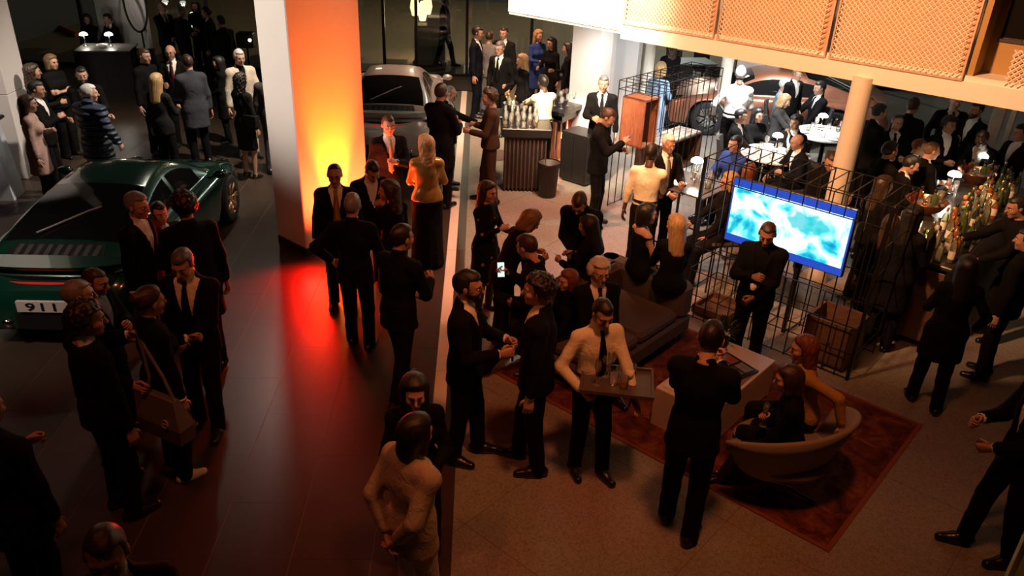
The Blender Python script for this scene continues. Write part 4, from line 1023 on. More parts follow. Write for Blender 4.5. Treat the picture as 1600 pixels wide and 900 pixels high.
MB().lathe([(.045, .36), (.05, .44), (.02, .46)], 14).build('shade', mat('amber_shade', (.9, .6, .3), .5, var=0, emit=(1, .55, .2), estr=6), r, True)
l = bpy.data.lights.new('lamp_bulb', 'POINT'); l.energy = 9; l.color = (1, .22, .10); l.shadow_soft_size = .05; lo = bpy.data.objects.new('lamp_bulb', l); COL.objects.link(lo); lo.parent = r; lo.location = (0, 0, .52)
v = at(853, 310, 0); r = thing('waste_bin', 'dark ribbed waste bin beside the champagne counter', 'bin', (v[0]+.02, v[1]+.12, 0))
MB().lathe([(.13, 0), (.14, .02), (.17, .52), (.178, .52), (.178, .56), (.160, .56), (.13, .05), (0, .05)], 24, caps=False).build('pail', mat('dark_rubber', (.035, .026, .022), .6), r, True)
MB().lathe([(.182, .545), (.186, .56), (.182, .575), (.168, .575)], 24, caps=False).build('rim', BLKPL, r, True)

v = at(905, 282, 0.); r = thing('bar_cabinet', 'low black cabinet in the bar aisle behind the man with the phone', 'cabinet', (v[0], v[1], 0), ROT_AB)
MB().cbox(-.28, .28, -.22, .22, .04, .86, .01).build('body', BLACK, r); MB().box(-.26, -.005, -.235, -.22, .08, .82).build('door', BLACK, r); MB().box(.005, .26, -.235, -.22, .08, .82).build('door', BLACK, r); MB().box(-.24, .24, -.18, .18, 0, .04).build('plinth', BLKPL, r)
# ------------------------------------------------------------------ wire cages with boxes
BARV = {}
def bar(parent, p, q, t=.009):
    p = np.array(p, float); q = np.array(q, float); L = float(np.linalg.norm(q-p)); key = (round(L, 3), t)
    if key not in BARV:
        me = MB().box(-t/2, t/2, -t/2, t/2, 0, L).mesh('bar'); me.materials.append(BLACKM); BARV[key] = me
    o = link('bar', BARV[key], None, parent, tuple(p)); o.rotation_mode = 'QUATERNION'; o.rotation_quaternion = Vector(q-p).to_track_quat('Z', 'Y'); return o
def wood_box(parent, x0, x1, y0, y1, z0, z1, m, open_face=None, t=.025):
    r = MB()
    for f, bx in (('-y', (x0, x1, y0, y0+t, z0, z1)), ('+y', (x0, x1, y1-t, y1, z0, z1)), ('-x', (x0, x0+t, y0, y1, z0, z1)), ('+x', (x1-t, x1, y0, y1, z0, z1)), ('-z', (x0, x1, y0, y1, z0, z0+t)), ('+z', (x0, x1, y0, y1, z1-t, z1))):
        if f != open_face: MB().box(*bx).build('side_board', m, parent)
# cage by the champagne bar; local x = -a, y = b
c1 = thing('wire_cage_shelf', 'black wire cage shelf near the copper car', 'shelf', ab(6.66, 9.95), ROT_AB)
WX, LY, HZ = .58, 2.05, 1.98
for x in (0, WX):
    for z in (.02, 1.0, 1.85, HZ): bar(c1, (x, 0, z), (x, LY, z))
    for q in range(12): bar(c1, (x, q*LY/11, 0), (x, q*LY/11, HZ), .011)
for q in range(12): bar(c1, (0, q*LY/11, HZ), (WX, q*LY/11, HZ)); bar(c1, (0, q*LY/11, 1.85), (WX, q*LY/11, 1.85))
def ab_thing(nm, label, cat, a, b, z, grp=None): return thing(nm, label, cat, ab(a, b, z), ROT_AB, grp)
o = ab_thing('wooden_crate', 'upright reddish wooden crate in the wire cage with one open side', 'crate', 6.60, 9.99, 1.03); wood_box(o, 0, .40, 0, .40, 0, .72, WOODR, '+x')
o = ab_thing('wooden_crate', 'long low wooden crate in the wire cage with a pale patterned top', 'crate', 6.60, 10.50, .45); wood_box(o, 0, .46, 0, 1.25, 0, .52, WOODD, '+x')
for q in range(12):
    for w_ in range(4): MB().box(.03+w_*.105, .12+w_*.105, .03+q*.1, .115+q*.1, .52, .535).build('pale_block', mat('pale_block', (.52, .48, .44), .6), o)
# cage around the television
c2 = thing('wire_cage_stand', 'black wire cage stand around the big screen', 'stand', ab(3.95, 7.72), ROT_AB)
WX, LY, HZ = 2.0, .75, 1.95
for y in (0, LY):
    for z in (.02, .30, .60, .90, 1.72, HZ): bar(c2, (0, y, z), (WX, y, z))
    for q in range(15):
        if y == 0 and 3 <= q <= 12: bar(c2, (q*WX/14, y, 0), (q*WX/14, y, .90), .010); bar(c2, (q*WX/14, y, 1.72), (q*WX/14, y, HZ), .010)
        else: bar(c2, (q*WX/14, y, 0), (q*WX/14, y, HZ), .012)
for q in range(15):
    bar(c2, (q*WX/14, 0, HZ), (q*WX/14, LY, HZ))
    if q % 3 == 0: bar(c2, (q*WX/14, 0, .30), (q*WX/14, LY, .30)); bar(c2, (q*WX/14, 0, .02), (q*WX/14, LY, .02))
for q in (0, 7, 14):
    MB().box(q*WX/14-.016, q*WX/14+.016, -.016, .016, 0, HZ if q != 7 else .92).build('post', BLACKM, c2)
for x in (0, WX):
    for z in (.30, .60, .90, 1.2, 1.5): bar(c2, (x, 0, z), (x, LY, z))
def screen_mat():
    m = bpy.data.materials.new('screen_picture'); m.use_nodes = True; nt = m.node_tree; b = nt.nodes['Principled BSDF']; b.inputs['Base Color'].default_value = (.01, .01, .01, 1); b.inputs['Roughness'].default_value = .2
    tc = nt.nodes.new('ShaderNodeTexCoord'); N = nt.nodes.new; L = nt.links.new
    n = N('ShaderNodeTexNoise'); n.inputs['Scale'].default_value = 3.2; n.inputs['Detail'].default_value = 3; n.inputs['Distortion'].default_value = .6
    mp = N('ShaderNodeMapping'); mp.inputs['Scale'].default_value = (1.9, 1, 1.0); mp.inputs['Location'].default_value = (.35, 0, .2)
    L(tc.outputs['Generated'], mp.inputs[0]); L(mp.outputs[0], n.inputs['Vector'])
    r = N('ShaderNodeValToRGB'); e = r.color_ramp.elements; e[0].position = .30; e[0].color = (.0, .22, .42, 1); e[1].position = .56; e[1].color = (.80, .95, 1, 1)
    x = e.new(.40); x.color = (.02, .52, .66, 1); x = e.new(.47); x.color = (.30, .85, .92, 1)
    L(n.outputs['Fac'], r.inputs[0])
    # a turquoise car-like blob right of the middle, and the blue border of the picture
    sp = N('ShaderNodeSeparateXYZ'); L(tc.outputs['Generated'], sp.inputs[0])
    def M(op, a, b_=None, c=None):
        q = N('ShaderNodeMath'); q.operation = op
        for i, v in enumerate((a, b_, c)):
            if v is None: continue
            if isinstance(v, (int, float)): q.inputs[i].default_value = v
            else: L(v, q.inputs[i])
        return q.outputs[0]
    dx = M('DIVIDE', M('SUBTRACT', sp.outputs['X'], .66), .20); dz = M('DIVIDE', M('SUBTRACT', M('ADD', sp.outputs['Z'], M('MULTIPLY', sp.outputs['X'], .12)), .70), .17)
    rr = M('SQRT', M('ADD', M('MULTIPLY', dx, dx), M('MULTIPLY', dz, dz)))
    n2 = N('ShaderNodeTexNoise'); n2.inputs['Scale'].default_value = 9; L(mp.outputs[0], n2.inputs['Vector'])
    blob = M('MULTIPLY', M('SMOOTHSTEP' if False else 'MINIMUM', M('MAXIMUM', M('MULTIPLY', M('SUBTRACT', 1.55, M('ADD', rr, M('MULTIPLY', n2.outputs['Fac'], 1.1))), 3.5), 0.0), 1.0), .85)
    mx = N('ShaderNodeMix'); mx.data_type = 'RGBA'; L(blob, mx.inputs[0]); L(r.outputs[0], mx.inputs[6]); mx.inputs[7].default_value = (.02, .45, .50, 1)
    bt = M('GREATER_THAN', M('ABSOLUTE', M('SUBTRACT', sp.outputs['Z'], .5)), .385)
    bs = M('GREATER_THAN', M('ABSOLUTE', M('SUBTRACT', sp.outputs['X'], .5)), .488)
    bd = M('MAXIMUM', bt, bs)
    mx2 = N('ShaderNodeMix'); mx2.data_type = 'RGBA'; L(bd, mx2.inputs[0]); L(mx.outputs[2], mx2.inputs[6]); mx2.inputs[7].default_value = (.010, .050, .38, 1)
    L(mx2.outputs[2], b.inputs['Emission Color']); b.inputs['Emission Strength'].default_value = 1.5
    return m
tv = thing('television', 'big flat screen showing a bright blue and white picture', 'television', ab(3.755, 8.10, 0), ROT_AB)
MB().cbox(-.012, 1.385, .006, .055, .920, 1.690, .006).build('casing', BLACK, tv); MB().box(0, 1.372, -.002, .006, .932, 1.678).build('screen', screen_mat(), tv); MB().box(.45, .92, .055, .12, 1.1, 1.5).build('wall_mount', BLACKM, tv)
for x in (.5, .87): MB().box(x-.02, x+.02, .075, .115, 0, 1.3).build('support', BLACKM, tv)
o = ab_thing('wooden_planter_box', 'open wooden box standing in the right end of the wire cage stand', 'box', 2.53, 7.80, .03); wood_box(o, 0, .50, 0, .48, 0, .50, WOODD, '+z', .03)
o = ab_thing('wooden_planter_box', 'shallow dark box at the foot of the wire cage stand below the screen', 'box', 3.88, 7.80, .03); wood_box(o, 0, .46, 0, .5, 0, .10, WOODD, '+z', .03)

# ------------------------------------------------------------------ tables under the gallery
CLOTHW = mat('white_tablecloth', (.76, .73, .68), .8, var=.03); CHINA = mat('white_china', (.8, .78, .74), .3, var=0)
def plate(loc, label, group): o = MB().lathe([(.06, 0), (.07, .004), (.115, .016), (.118, .018), (.07, .008), (0, .006)], 20, caps=False).build('plate', CHINA, None, True, loc); return tag(o, label, 'plate', group)
ht = thing('high_table', 'square black high table on thin legs left of the screen', 'table', (2.36, 10.22, 0), ROT_AB)
MB().cbox(-.40, .40, -.40, .40, .985, 1.01, .006).build('tabletop', mat('dark_stone_top', (.10, .09, .085), .25), ht)
for sx in (-.38, .38):
    for sy in (-.38, .38): MB().box(sx-.014, sx+.014, sy-.014, sy+.014, 0, .985).build('leg', BLACKM, ht)
for s in (-.38, .38): MB().box(-.38, .38, s-.01, s+.01, .20, .22).build('footrest', BLACKM, ht)
table_lamp((2.42, 10.40, 1.01), 'glowing lamp on the square high table by the old man', 9.)
for q in range(9):
    an = q*.7; glass(('wine', 'tumbler', 'flute')[q % 3], (2.50+.16*math.cos(an)*(.5+q % 2*.5), 10.22+.17*math.sin(an), 1.01), KIND[('wine', 'tumbler', 'flute')[q % 3]]+', '+ORD[q]+' of the glasses around the lamp on the square high table', 'glasses on the square high table', PALEB if q % 2 else None)
plate((2.16, 10.18, 1.01), 'white plate on the square high table', 'plates on the tables')
def round_table(c, r_, label, z=.75):
    t = thing('round_table', label, 'table', (c[0], c[1], 0)); MB().lathe([(r_, z-.03), (r_+.004, z-.015), (r_, z)], 36).build('tabletop', CLOTHW, t, False)
    MB().lathe([(.30, 0), (.30, .015), (.04, .04), (.035, z-.03)], 24).build('pedestal', BLACKM, t, True); return t
T2 = at(1212, 240, .75); T3 = at(1290, 208, .75)
round_table(T2, .55, 'round white topped dining table in front of the bald diner'); round_table(T3, .55, 'round white topped dining table beside the round column')
table_lamp((T2[0]+.02, T2[1]+.12, .75), 'glowing lamp on the dining table in front of the bald diner', 6.); table_lamp((T3[0]-.05, T3[1]+.15, .75), 'glowing lamp on the dining table beside the round column', 7.)
for q in range(8):
    an = q*2*math.pi/8
    for T, nm in ((T2, 'in front of the bald diner'), (T3, 'beside the round column')):
        glass(('wine', 'tumbler')[q % 2], (T[0]+.30*math.cos(an+.3), T[1]+.30*math.sin(an+.3), .75), KIND[('wine', 'tumbler')[q % 2]]+' at the '+SIDES[q]+' of the dining table '+nm, 'glasses on the dining table '+nm, PALEB if q % 3 == 0 else None)
        if q % 2 == 0: plate((T[0]+.42*math.cos(an), T[1]+.42*math.sin(an), .75), 'white plate at the '+SIDES[q]+' of the dining table '+nm, 'plates on the dining table '+nm)
CHAIRM = mat('chair_fabric', (.035, .032, .032), .8)
def chair(x, y, yaw, label, sz=.46, group='dark dining chairs', stool=False):
    r = thing('dining_chair' if not stool else 'bar_stool', label, 'chair' if not stool else 'stool', (x, y, 0), math.radians(yaw), group)
    MB().cbox(-.21, .21, -.21, .21, sz-.06, sz-.005, .02).build('seat', CHAIRM, r)
    b = MB(); rs = []
    for t in np.linspace(-1, 1, 9): rs.append([(-.20+.04*t*t, t*.20, sz), (-.24+.04*t*t, t*.20, sz), (-.30+.04*t*t, t*.20, sz+.36), (-.26+.04*t*t, t*.20, sz+.36)])
    b.loft(rs, True); b.build('backrest', CHAIRM, r)
    for sx in (-.18, .18):
        for sy in (-.18, .18): MB().tube([(sx*1.1, sy*1.1, 0), (sx, sy, sz-.05)], .011, 6).build('leg', BLACKM, r)
    return r

# ------------------------------------------------------------------ cocktail bar on the right
bar_r = thing('cocktail_bar', 'long dark cocktail bar crowded with bottles on the right', 'bar', ab(2.45, 8.95), ROT_AB)
MB().cbox(0, .93, 0, 3.6, .98, 1.03, .01).build('worktop', mat('bar_stone', (.035, .032, .030), .2), bar_r); MB().box(.06, .87, .06, 3.54, .06, .98).build('carcass', BLACK, bar_r)
for q in range(9): MB().box(.04, .06, .08+q*.38, .42+q*.38, .10, .95).build('front_panel', WOODD, bar_r)
MB().cbox(.05, .88, -.012, .0, .10, .95, .004).build('end_panel', WOODD, bar_r)
def bpt(x, y, z=1.03): return tuple(ab(2.22-x, 8.95+y, z))
BMS = [(GRN, 1, 'green wine bottle'), (PALEB, 2, 'pale spirits bottle'), (AMBER, 2, 'amber spirits bottle'), (DKG, 1, 'dark wine bottle'), (PALEB, 1, 'clear tall bottle')]
BCNT = {}
rows = ['nearest the front end of the cocktail bar', 'in the middle of the cocktail bar', 'at the far end of the cocktail bar']
for q in range(46):
    y = .12+(q//4)*.31+rnd.uniform(-.05, .05); x = .30+(q % 4)*.10+rnd.uniform(-.03, .03)
    bp_ = bpt(x, y)
    if y > 3.75 or any(math.hypot(bp_[0]-v[0], bp_[1]-v[1]) < .36 for v in (at(1446, 322, 1.12), at(1524, 276, 1.12), at(1492, 272, 1.30), at(1540, 243, 1.30))): continue
    m, kd, nm = BMS[(q*3+q//4) % 5]; z_ = 0 if y < 1.3 else (1 if y < 2.6 else 2)
    BCNT[nm] = BCNT.get(nm, -1)+1
    bottle(bpt(x, y), ORD[BCNT[nm]]+' '+nm+' counted from the near end of the cocktail bar', m, kd, nm+'s '+rows[z_], q % 3 == 0)
CU = mat('copper_bowl', (.55, .20, .08), .25, .9); ICE = mat('ice_cubes', (.75, .72, .68), .15, var=0, trans=.0)
for q, (px, py, lab) in enumerate(((1446, 322, 'copper punch bowl nearest the white shirted guest at the bar'), (1524, 276, 'copper punch bowl further back on the cocktail bar'))):
    v = at(px, py, 1.12); r = thing('punch_bowl', lab, 'bowl', (v[0], v[1], 1.03))
    MB().lathe([(.09, 0), (.10, .015), (.19, .07), (.245, .16), (.258, .175), (.24, .165), (.18, .08), (.05, .035)], 28, caps=False).build('bowl', CU, r, True)
    b = MB()
    for w_ in range(40): 
        an, rr = rnd.uniform(0, 6.28), .19*math.sqrt(rnd.random()); b.x = Matrix.Translation((rr*math.cos(an), rr*math.sin(an), .15+rnd.uniform(-.01, .02))) @ Matrix.Rotation(rnd.uniform(0, 3), 4, Vector((1, 1, .4)).normalized()); b.box(-.018, .018, -.018, .018, -.018, .018)
    b.x = None; o = b.build('ice', clear_mat('ice_%d' % q, (.8, .8, .78), .5), r); o['kind'] = 'stuff'
    for w_ in range(4):
        an = w_*1.5+.4; bottle((v[0]+.14*math.cos(an), v[1]+.14*math.sin(an), 1.10), ('pale', 'amber', 'red', 'green')[w_]+' bottle chilling in the copper bowl '+('near the white shirted guest' if q == 0 else 'further back'), (PALEB, AMBER, COLA, GRN)[w_], 2, 'bottles in a copper bowl %s' % ('near' if q == 0 else 'far'), False, (.35*math.sin(an), .35*math.cos(an), 0))
for (px, py, lab) in ((1492, 272, 'glowing lamp between the two copper bowls on the cocktail bar'), (1540, 243, 'glowing lamp behind the far copper bowl on the cocktail bar')):
    v = at(px, py, 1.30); table_lamp((v[0], v[1], 1.03), lab, 5., .30)
FRU = mat('lime', (.15, .32, .04), .5); FRR = mat('strawberry', (.6, .05, .03), .5); FRO = mat('orange_fruit', (.8, .3, .03), .5)
for q in range(16):
    y = .25+q*.2; m, nm = ((FRU, 'lime'), (FRR, 'strawberry'), (FRO, 'orange'))[q % 3]; v = bpt(.20+rnd.uniform(-.03, .06), y)
    rr = .026 if nm != 'orange' else .034; b = MB(); b.ball((0, 0, rr), (rr, rr*.9, rr), 10, 7); o = b.build('fruit', m, None, True, v); tag(o, ORD[q//3]+' '+nm+' from the near end on the customer side of the bar', 'fruit', nm+' garnishes on the bar')
for q in range(18):
    y = .10+q*.185; v = bpt(-.12+rnd.uniform(0, .09), y); fl = (JUICE if q == 3 else (WINE, COLA, None, AMBER)[q % 4]); kd = ('tumbler', 'wine', 'tumbler')[q % 3]
    glass(kd, v, ('orange cocktail in a '+KIND[kd] if q == 3 else 'served '+KIND[kd])+', '+ORD[q]+' along the customer edge of the bar', 'drinks along the bar edge', fl)
for (px, py, lab) in ((1436, 350, 'small candle light at the near corner of the cocktail bar'), (1443, 372, 'pale votive candle on the cocktail bar near the orange drink'), (1515, 325, 'tiny candle light in front of the bartender')):
    v = at(px, py, 1.06); r = thing('votive_candle', lab, 'candle', (v[0], v[1], 1.03)); MB().lathe([(.032, 0), (.036, .004), (.038, .07)], 14, caps=False).build('holder', CLEAR, r, True); MB().lathe([(.028, .004), (.028, .045)], 12).build('wax', mat('wax_glow', (.9, .8, .6), .5, var=0, emit=(1, .72, .38), estr=5), r, True)
    l = bpy.data.lights.new('candle_flame', 'POINT'); l.energy = 1.6; l.color = (1, .6, .28); l.shadow_soft_size = .03; lo = bpy.data.objects.new('candle_flame', l); COL.objects.link(lo); lo.parent = r; lo.location = (0, 0, .12)

# ------------------------------------------------------------------ lounge: rug, sofa, low table, tub chair
def rug_mat():
    m = bpy.data.materials.new('rust_rug'); m.use_nodes = True; nt = m.node_tree; b = nt.nodes['Principled BSDF']; b.inputs['Roughness'].default_value = .95; b.inputs['Specular IOR Level'].default_value = .1
    tc = nt.nodes.new('ShaderNodeTexCoord'); n = nt.nodes.new('ShaderNodeTexNoise'); n.inputs['Scale'].default_value = 4.5; n.inputs['Detail'].default_value = 8; n.inputs['Roughness'].default_value = .7; n.inputs['Distortion'].default_value = .8
    r = nt.nodes.new('ShaderNodeValToRGB'); e = r.color_ramp.elements; e[0].position = .36; e[0].color = (.040, .010, .006, 1); e[1].position = .66; e[1].color = (.22, .075, .028, 1); x = e.new(.5); x.color = (.11, .026, .012, 1)
    bp = nt.nodes.new('ShaderNodeBump'); bp.inputs['Strength'].default_value = .5; n2 = nt.nodes.new('ShaderNodeTexNoise'); n2.inputs['Scale'].default_value = 300
    nt.links.new(tc.outputs['Object'], n.inputs['Vector']); nt.links.new(n.outputs['Fac'], r.inputs[0]); nt.links.new(r.outputs[0], b.inputs['Base Color']); nt.links.new(tc.outputs['Object'], n2.inputs['Vector']); nt.links.new(n2.outputs['Fac'], bp.inputs['Height']); nt.links.new(bp.outputs[0], b.inputs['Normal'])
    return m
rg = thing('rug', 'large rust red patterned rug under the lounge furniture', 'rug', ab(4.66, 5.18), ROT_AB)
RM = rug_mat(); MB().cbox(.04, 3.52, .04, 2.24, .001, .012, .004).build('pile', RM, rg)
EDG = mat('rug_binding', (.20, .05, .025), .9)
for bx in ((0, 3.56, 0, .04), (0, 3.56, 2.24, 2.28), (0, .04, .04, 2.24), (3.52, 3.56, .04, 2.24)): MB().box(*bx, .001, .011).build('binding', EDG, rg)
SOFA = mat('sofa_fabric', (.075, .055, .046), .9, var=.2, scale=40, bump=.3)
sf = thing('sofa', 'dark brown box sofa with the white haired man on it', 'sofa', ab(4.74, 5.42, .012), ROT_AB)    # local x 0..1.17 (back at 0), y 0..1.78
MB().cbox(.0, 1.17, .0, 1.78, .14, .34, .03).build('base', SOFA, sf); MB().cbox(0, .24, 0, 1.78, .34, .74, .05).build('backrest', SOFA, sf)
for y0, y1 in ((.03, .77), (.78, 1.52)): MB().cbox(.24, 1.15, y0, y1, .34, .47, .04).build('seat_cushion', SOFA, sf)
for y0, y1 in ((.05, .76), (.79, 1.50)): MB().cbox(.22, .40, y0, y1, .47, .80, .06).build('back_cushion', SOFA, sf)
MB().cbox(.0, 1.17, 1.54, 1.78, .34, .74, .05).build('armrest', SOFA, sf)
for x in (.06, 1.10):
    for y in (.06, 1.70): MB().tube([(x, y, 0), (x, y, .15)], .014, 8).build('leg', BLACKM, sf)
ct = thing('coffee_table', 'low pale coffee table with open end panels on the rug', 'table', ab(3.02, 5.60, .012), ROT_AB)   # x 0..0.6, y 0..1.25
PALEW = mat('pale_table_laminate', (.62, .55, .48), .45, var=.05); TOPD = grain_mat('table_oak', (.20, .12, .075), (.30, .19, .12), .4, (14, 1, 1), 4)
MB().cbox(0, .60, 0, 1.25, .37, .41, .006).build('tabletop', PALEW, ct); MB().box(0, .60, 0, .03, 0, .37).build('end_panel', PALEW, ct); MB().box(0, .60, 1.22, 1.25, 0, .37).build('end_panel', PALEW, ct)
MB().box(.57, .60, .03, 1.22, .02, .37).build('side_panel', PALEW, ct); MB().box(.10, .57, .35, .95, .41, .416).build('inlay', TOPD, ct)
def ct_pt(x, y, z=.422): return tuple(ab(3.02-x, 5.60+y, z))
o = thing('magazine', 'open glossy magazine lying at the near end of the coffee table', 'magazine', ct_pt(.05, .05, .424), ROT_AB+.1); MB().box(0, .22, 0, .30, 0, .006).build('left_page', mat('magazine_page', (.72, .66, .62), .4, var=.25, scale=14), o); MB().box(.222, .44, 0, .30, 0, .006).build('right_page', MATS['magazine_page'], o)
o = thing('picture_book', 'dark picture book with colour photographs on the coffee table', 'book', ct_pt(.12, .72, .430), ROT_AB-.25); MB().box(0, .40, 0, .30, 0, .018).build('cover', BLACK, o)
for q, c in enumerate(((.30, .26, .22), (.10, .12, .08), (.30, .10, .06), (.22, .24, .26))): MB().box(.03+(q % 2)*.18, .18+(q % 2)*.18, .03+(q//2)*.13, .14+(q//2)*.13, .018, .020).build('photograph', mat('print_%d' % q, c, .3, var=.4, scale=25), o)
o = thing('potted_plant', 'small bushy green plant in a pot at the far end of the coffee table', 'plant', ct_pt(.08, 1.12), 0)
MB().lathe([(.05, 0), (.065, .10), (.058, .10), (.05, .085)], 16, caps=False).build('pot', BLACK, o, True)
LEAF = mat('leaf_green', (.030, .055, .018), .55); lv = MB().add([(0, 0, 0), (.03, .014, .012), (.07, 0, .006), (.03, -.014, .012)], [(0, 1, 2), (0, 2, 3)]).mesh('leaf'); lv.materials.append(LEAF)
for q in range(90):
    e = link('leaf', lv, None, o); an = rnd.uniform(0, 6.28); el = rnd.uniform(-.2, 1.4); rr = rnd.uniform(.03, .12); e.location = (rr*math.cos(an)*math.cos(el), rr*math.sin(an)*math.cos(el), .14+rr*math.sin(el)*1.3); e.rotation_euler = (rnd.uniform(-.5, .5), -el+rnd.uniform(-.4, .4), an)
# tub chair: a curved shell on a pedestal, opening towards the coffee table (+a)
SHELL = mat('tub_chair_felt', (.25, .195, .145), .9, var=.1, scale=40, bump=.2)
tc_ = thing('tub_chair', 'wide beige tub chair with curved shell carrying two women', 'armchair', ab(1.78, 5.62, .012), ROT_AB+math.radians(-22))   # local +x = away from table
def shell():
    b = MB(); rs = []; n = 25
    for i in range(n):
        t = -1+2*i/(n-1); an = t*math.radians(94); cx, cy = math.cos(an), math.sin(an)
        top = .82-.20*abs(t)**2.2; R1 = .50; ro = lambda h: R1*(.70+.34*h)
        def pt(h, off): rad = ro(h)+off; return (cx*rad*.92, cy*rad*1.22, .30+(top-.30)*h)
        rs.append([pt(0, .0), pt(.35, .0), pt(.7, .0), pt(1, .0), pt(1.03, -.03), pt(1, -.055), pt(.7, -.06), pt(.35, -.07), pt(.05, -.10)])
    b.loft(rs, True); return b
shell().build('shell', SHELL, tc_, True)
MB().lathe([(.05, .24), (.34, .27), (.37, .30), (.30, .33)], 28).build('seat_pan', SHELL, tc_, True); MB().lathe([(.30, .33), (.40, .345), (.42, .39), (.38, .43), (.1, .44)], 28).build('seat_cushion', SHELL, tc_, True)
MB().lathe([(.03, .03), (.03, .26)], 12).build('stem', BLACKM, tc_, True)
for q in range(4): an = q*math.pi/2+.4; MB().tube([(0, 0, .05), (.36*math.cos(an), .36*math.sin(an), .014)], .014, 6).build('foot', BLACKM, tc_)

# ------------------------------------------------------------------ back left: counter, lamps, display ring
p0 = at(118, 118, 0.); 
q0, q1 = at(116, 78, .98), at(204, 78, .98)
bc = thing('draped_counter', 'black draped counter with two small lamps by the left window', 'counter', (q0[0], q0[1], 0), math.atan2(q1[1]-q0[1], q1[0]-q0[0])); wl = float(np.linalg.norm(q1-q0))
MB().cbox(0, wl, -.1, .75, .95, .98, .01).build('tabletop', mat('dark_grey_top', (.10, .10, .095), .4), bc); b = MB()
b.loft([[(x, -.10-.02*math.sin(x*22), 0), (x, -.11, .95), (x, -.08, .95), (x, -.07-.02*math.sin(x*22), 0)] for x in np.linspace(0, wl, 60)], True); b.build('cloth', mat('black_drape', (.010, .009, .009), .9), bc)
for x in (.05, wl-.05): MB().box(x-.02, x+.02, .6, .64, 0, .95).build('leg', BLACKM, bc)
for px, lab in ((134, 'left glowing lamp on the black draped counter'), (173, 'right glowing lamp on the black draped counter')):
    v = at(px, 72, .98); table_lamp((v[0], v[1], .98), lab, 5., .28)
v = at(160, 74, .98); r = thing('snack_bowl', 'white snack bowl between the lamps on the draped counter', 'bowl', (v[0], v[1], .98)); MB().lathe([(.06, 0), (.12, .06), (.11, .055), (.05, .01)], 18, caps=False).build('bowl', CHINA, r, True); MB().ball((0, 0, .05), (.09, .09, .035), 12, 6).build('snacks', CHINA, r, True)
dp = thing('display_wall', 'white display panel on a dark plinth behind the bald man by the window', 'panel', (*grid_pt(-9.05, 20.1)[:2], 0), ROT_G); MB().box(0, 1.15, 0, .12, .55, 3.6).build('panel', mat('display_white', (.66, .65, .64), .6), dp); MB().box(-.02, 1.17, -.02, .14, 0, .55).build('plinth', BLACK, dp)
v = at(216, 10, 1.55); rgx = thing('ring_stand', 'tall black oval ring on a stem in front of the white panel', 'stand', (v[0], v[1]-.15, 0)); b = MB(); b.tube([(.26*math.cos(t), 0, 1.62+.62*math.sin(t)) for t in np.linspace(0, 2*math.pi, 33)], .026, 8, False); b.build('ring', BLACKM, rgx, True)
MB().tube([(.05, 0, .03), (.05, 0, 1.02)], .022, 8).build('stem', BLACKM, rgx, True); MB().lathe([(.2, 0), (.2, .02), (.03, .04)], 20).build('base', BLACKM, rgx, True)
v = at(306, 40, .98); rt = thing('cocktail_table', 'small lit cocktail table among the guests by the back window', 'table', (v[0], v[1], 0)); MB().lathe([(.32, .95), (.33, .965), (.32, .98)], 26).build('tabletop', CLOTHW, rt); MB().lathe([(.2, 0), (.2, .02), (.03, .05), (.03, .95)], 20).build('pedestal', BLACKM, rt, True)
table_lamp((v[0]-.05, v[1]+.05, .98), 'glowing lamp on the small cocktail table by the back window', 7., .30)
for q in range(4): glass('wine', (v[0]+.14*math.cos(q*1.6), v[1]-.05+.14*math.sin(q*1.6), .98), 'wine glass at the '+['right', 'rear', 'left', 'front'][q]+' of the small cocktail table by the back window', 'glasses on the small cocktail table', PALEB)
# slanted pale information stand at the left edge
st_ = thing('information_stand', 'slanted pale blue information stand at the left edge', 'stand', (-7.75, 11.35, 0), .15)
b = MB(); b.loft([[(-.32, -.30, 0), (.22, -.30, 0), (.22, .1, 0), (-.32, .1, 0)], [(-.45, -.12, 1.0), (.05, -.12, 1.0), (.05, .22, 1.15), (-.45, .22, 1.15)]], True); b.build('body', mat('pale_blue_panel', (.50, .53, .60), .5), st_)
MB().cbox(-.5, .12, -.18, .30, 1.10, 1.15, .02).build('top', BLACK, st_)
# projector on a stand beside the column, with its lit lens
v = at(385, 62, 1.3); r = thing('spotlight_stand', 'black spotlight on a stand behind the man in the beige coat', 'lamp', (v[0], v[1], 0)); MB().cbox(-.18, .18, -.14, .14, 1.15, 1.45, .02).build('housing', BLACK, r); MB().lathe([(.02, 0), (.02, 1.15)], 8).build('pole', BLACKM, r, True); MB().lathe([(.2, 0), (.2, .02), (.02, .04)], 16).build('base', BLACKM, r)
b = MB(); b.x = Matrix.Translation((.12, -.14, 1.32)) @ Matrix.Rotation(math.pi/2, 4, 'X'); b.lathe([(.03, 0), (.03, .02)], 14); b.build('lens', mat('lens_glow', (1, 1, 1), .3, var=0, emit=(1, .95, .9), estr=8), r)
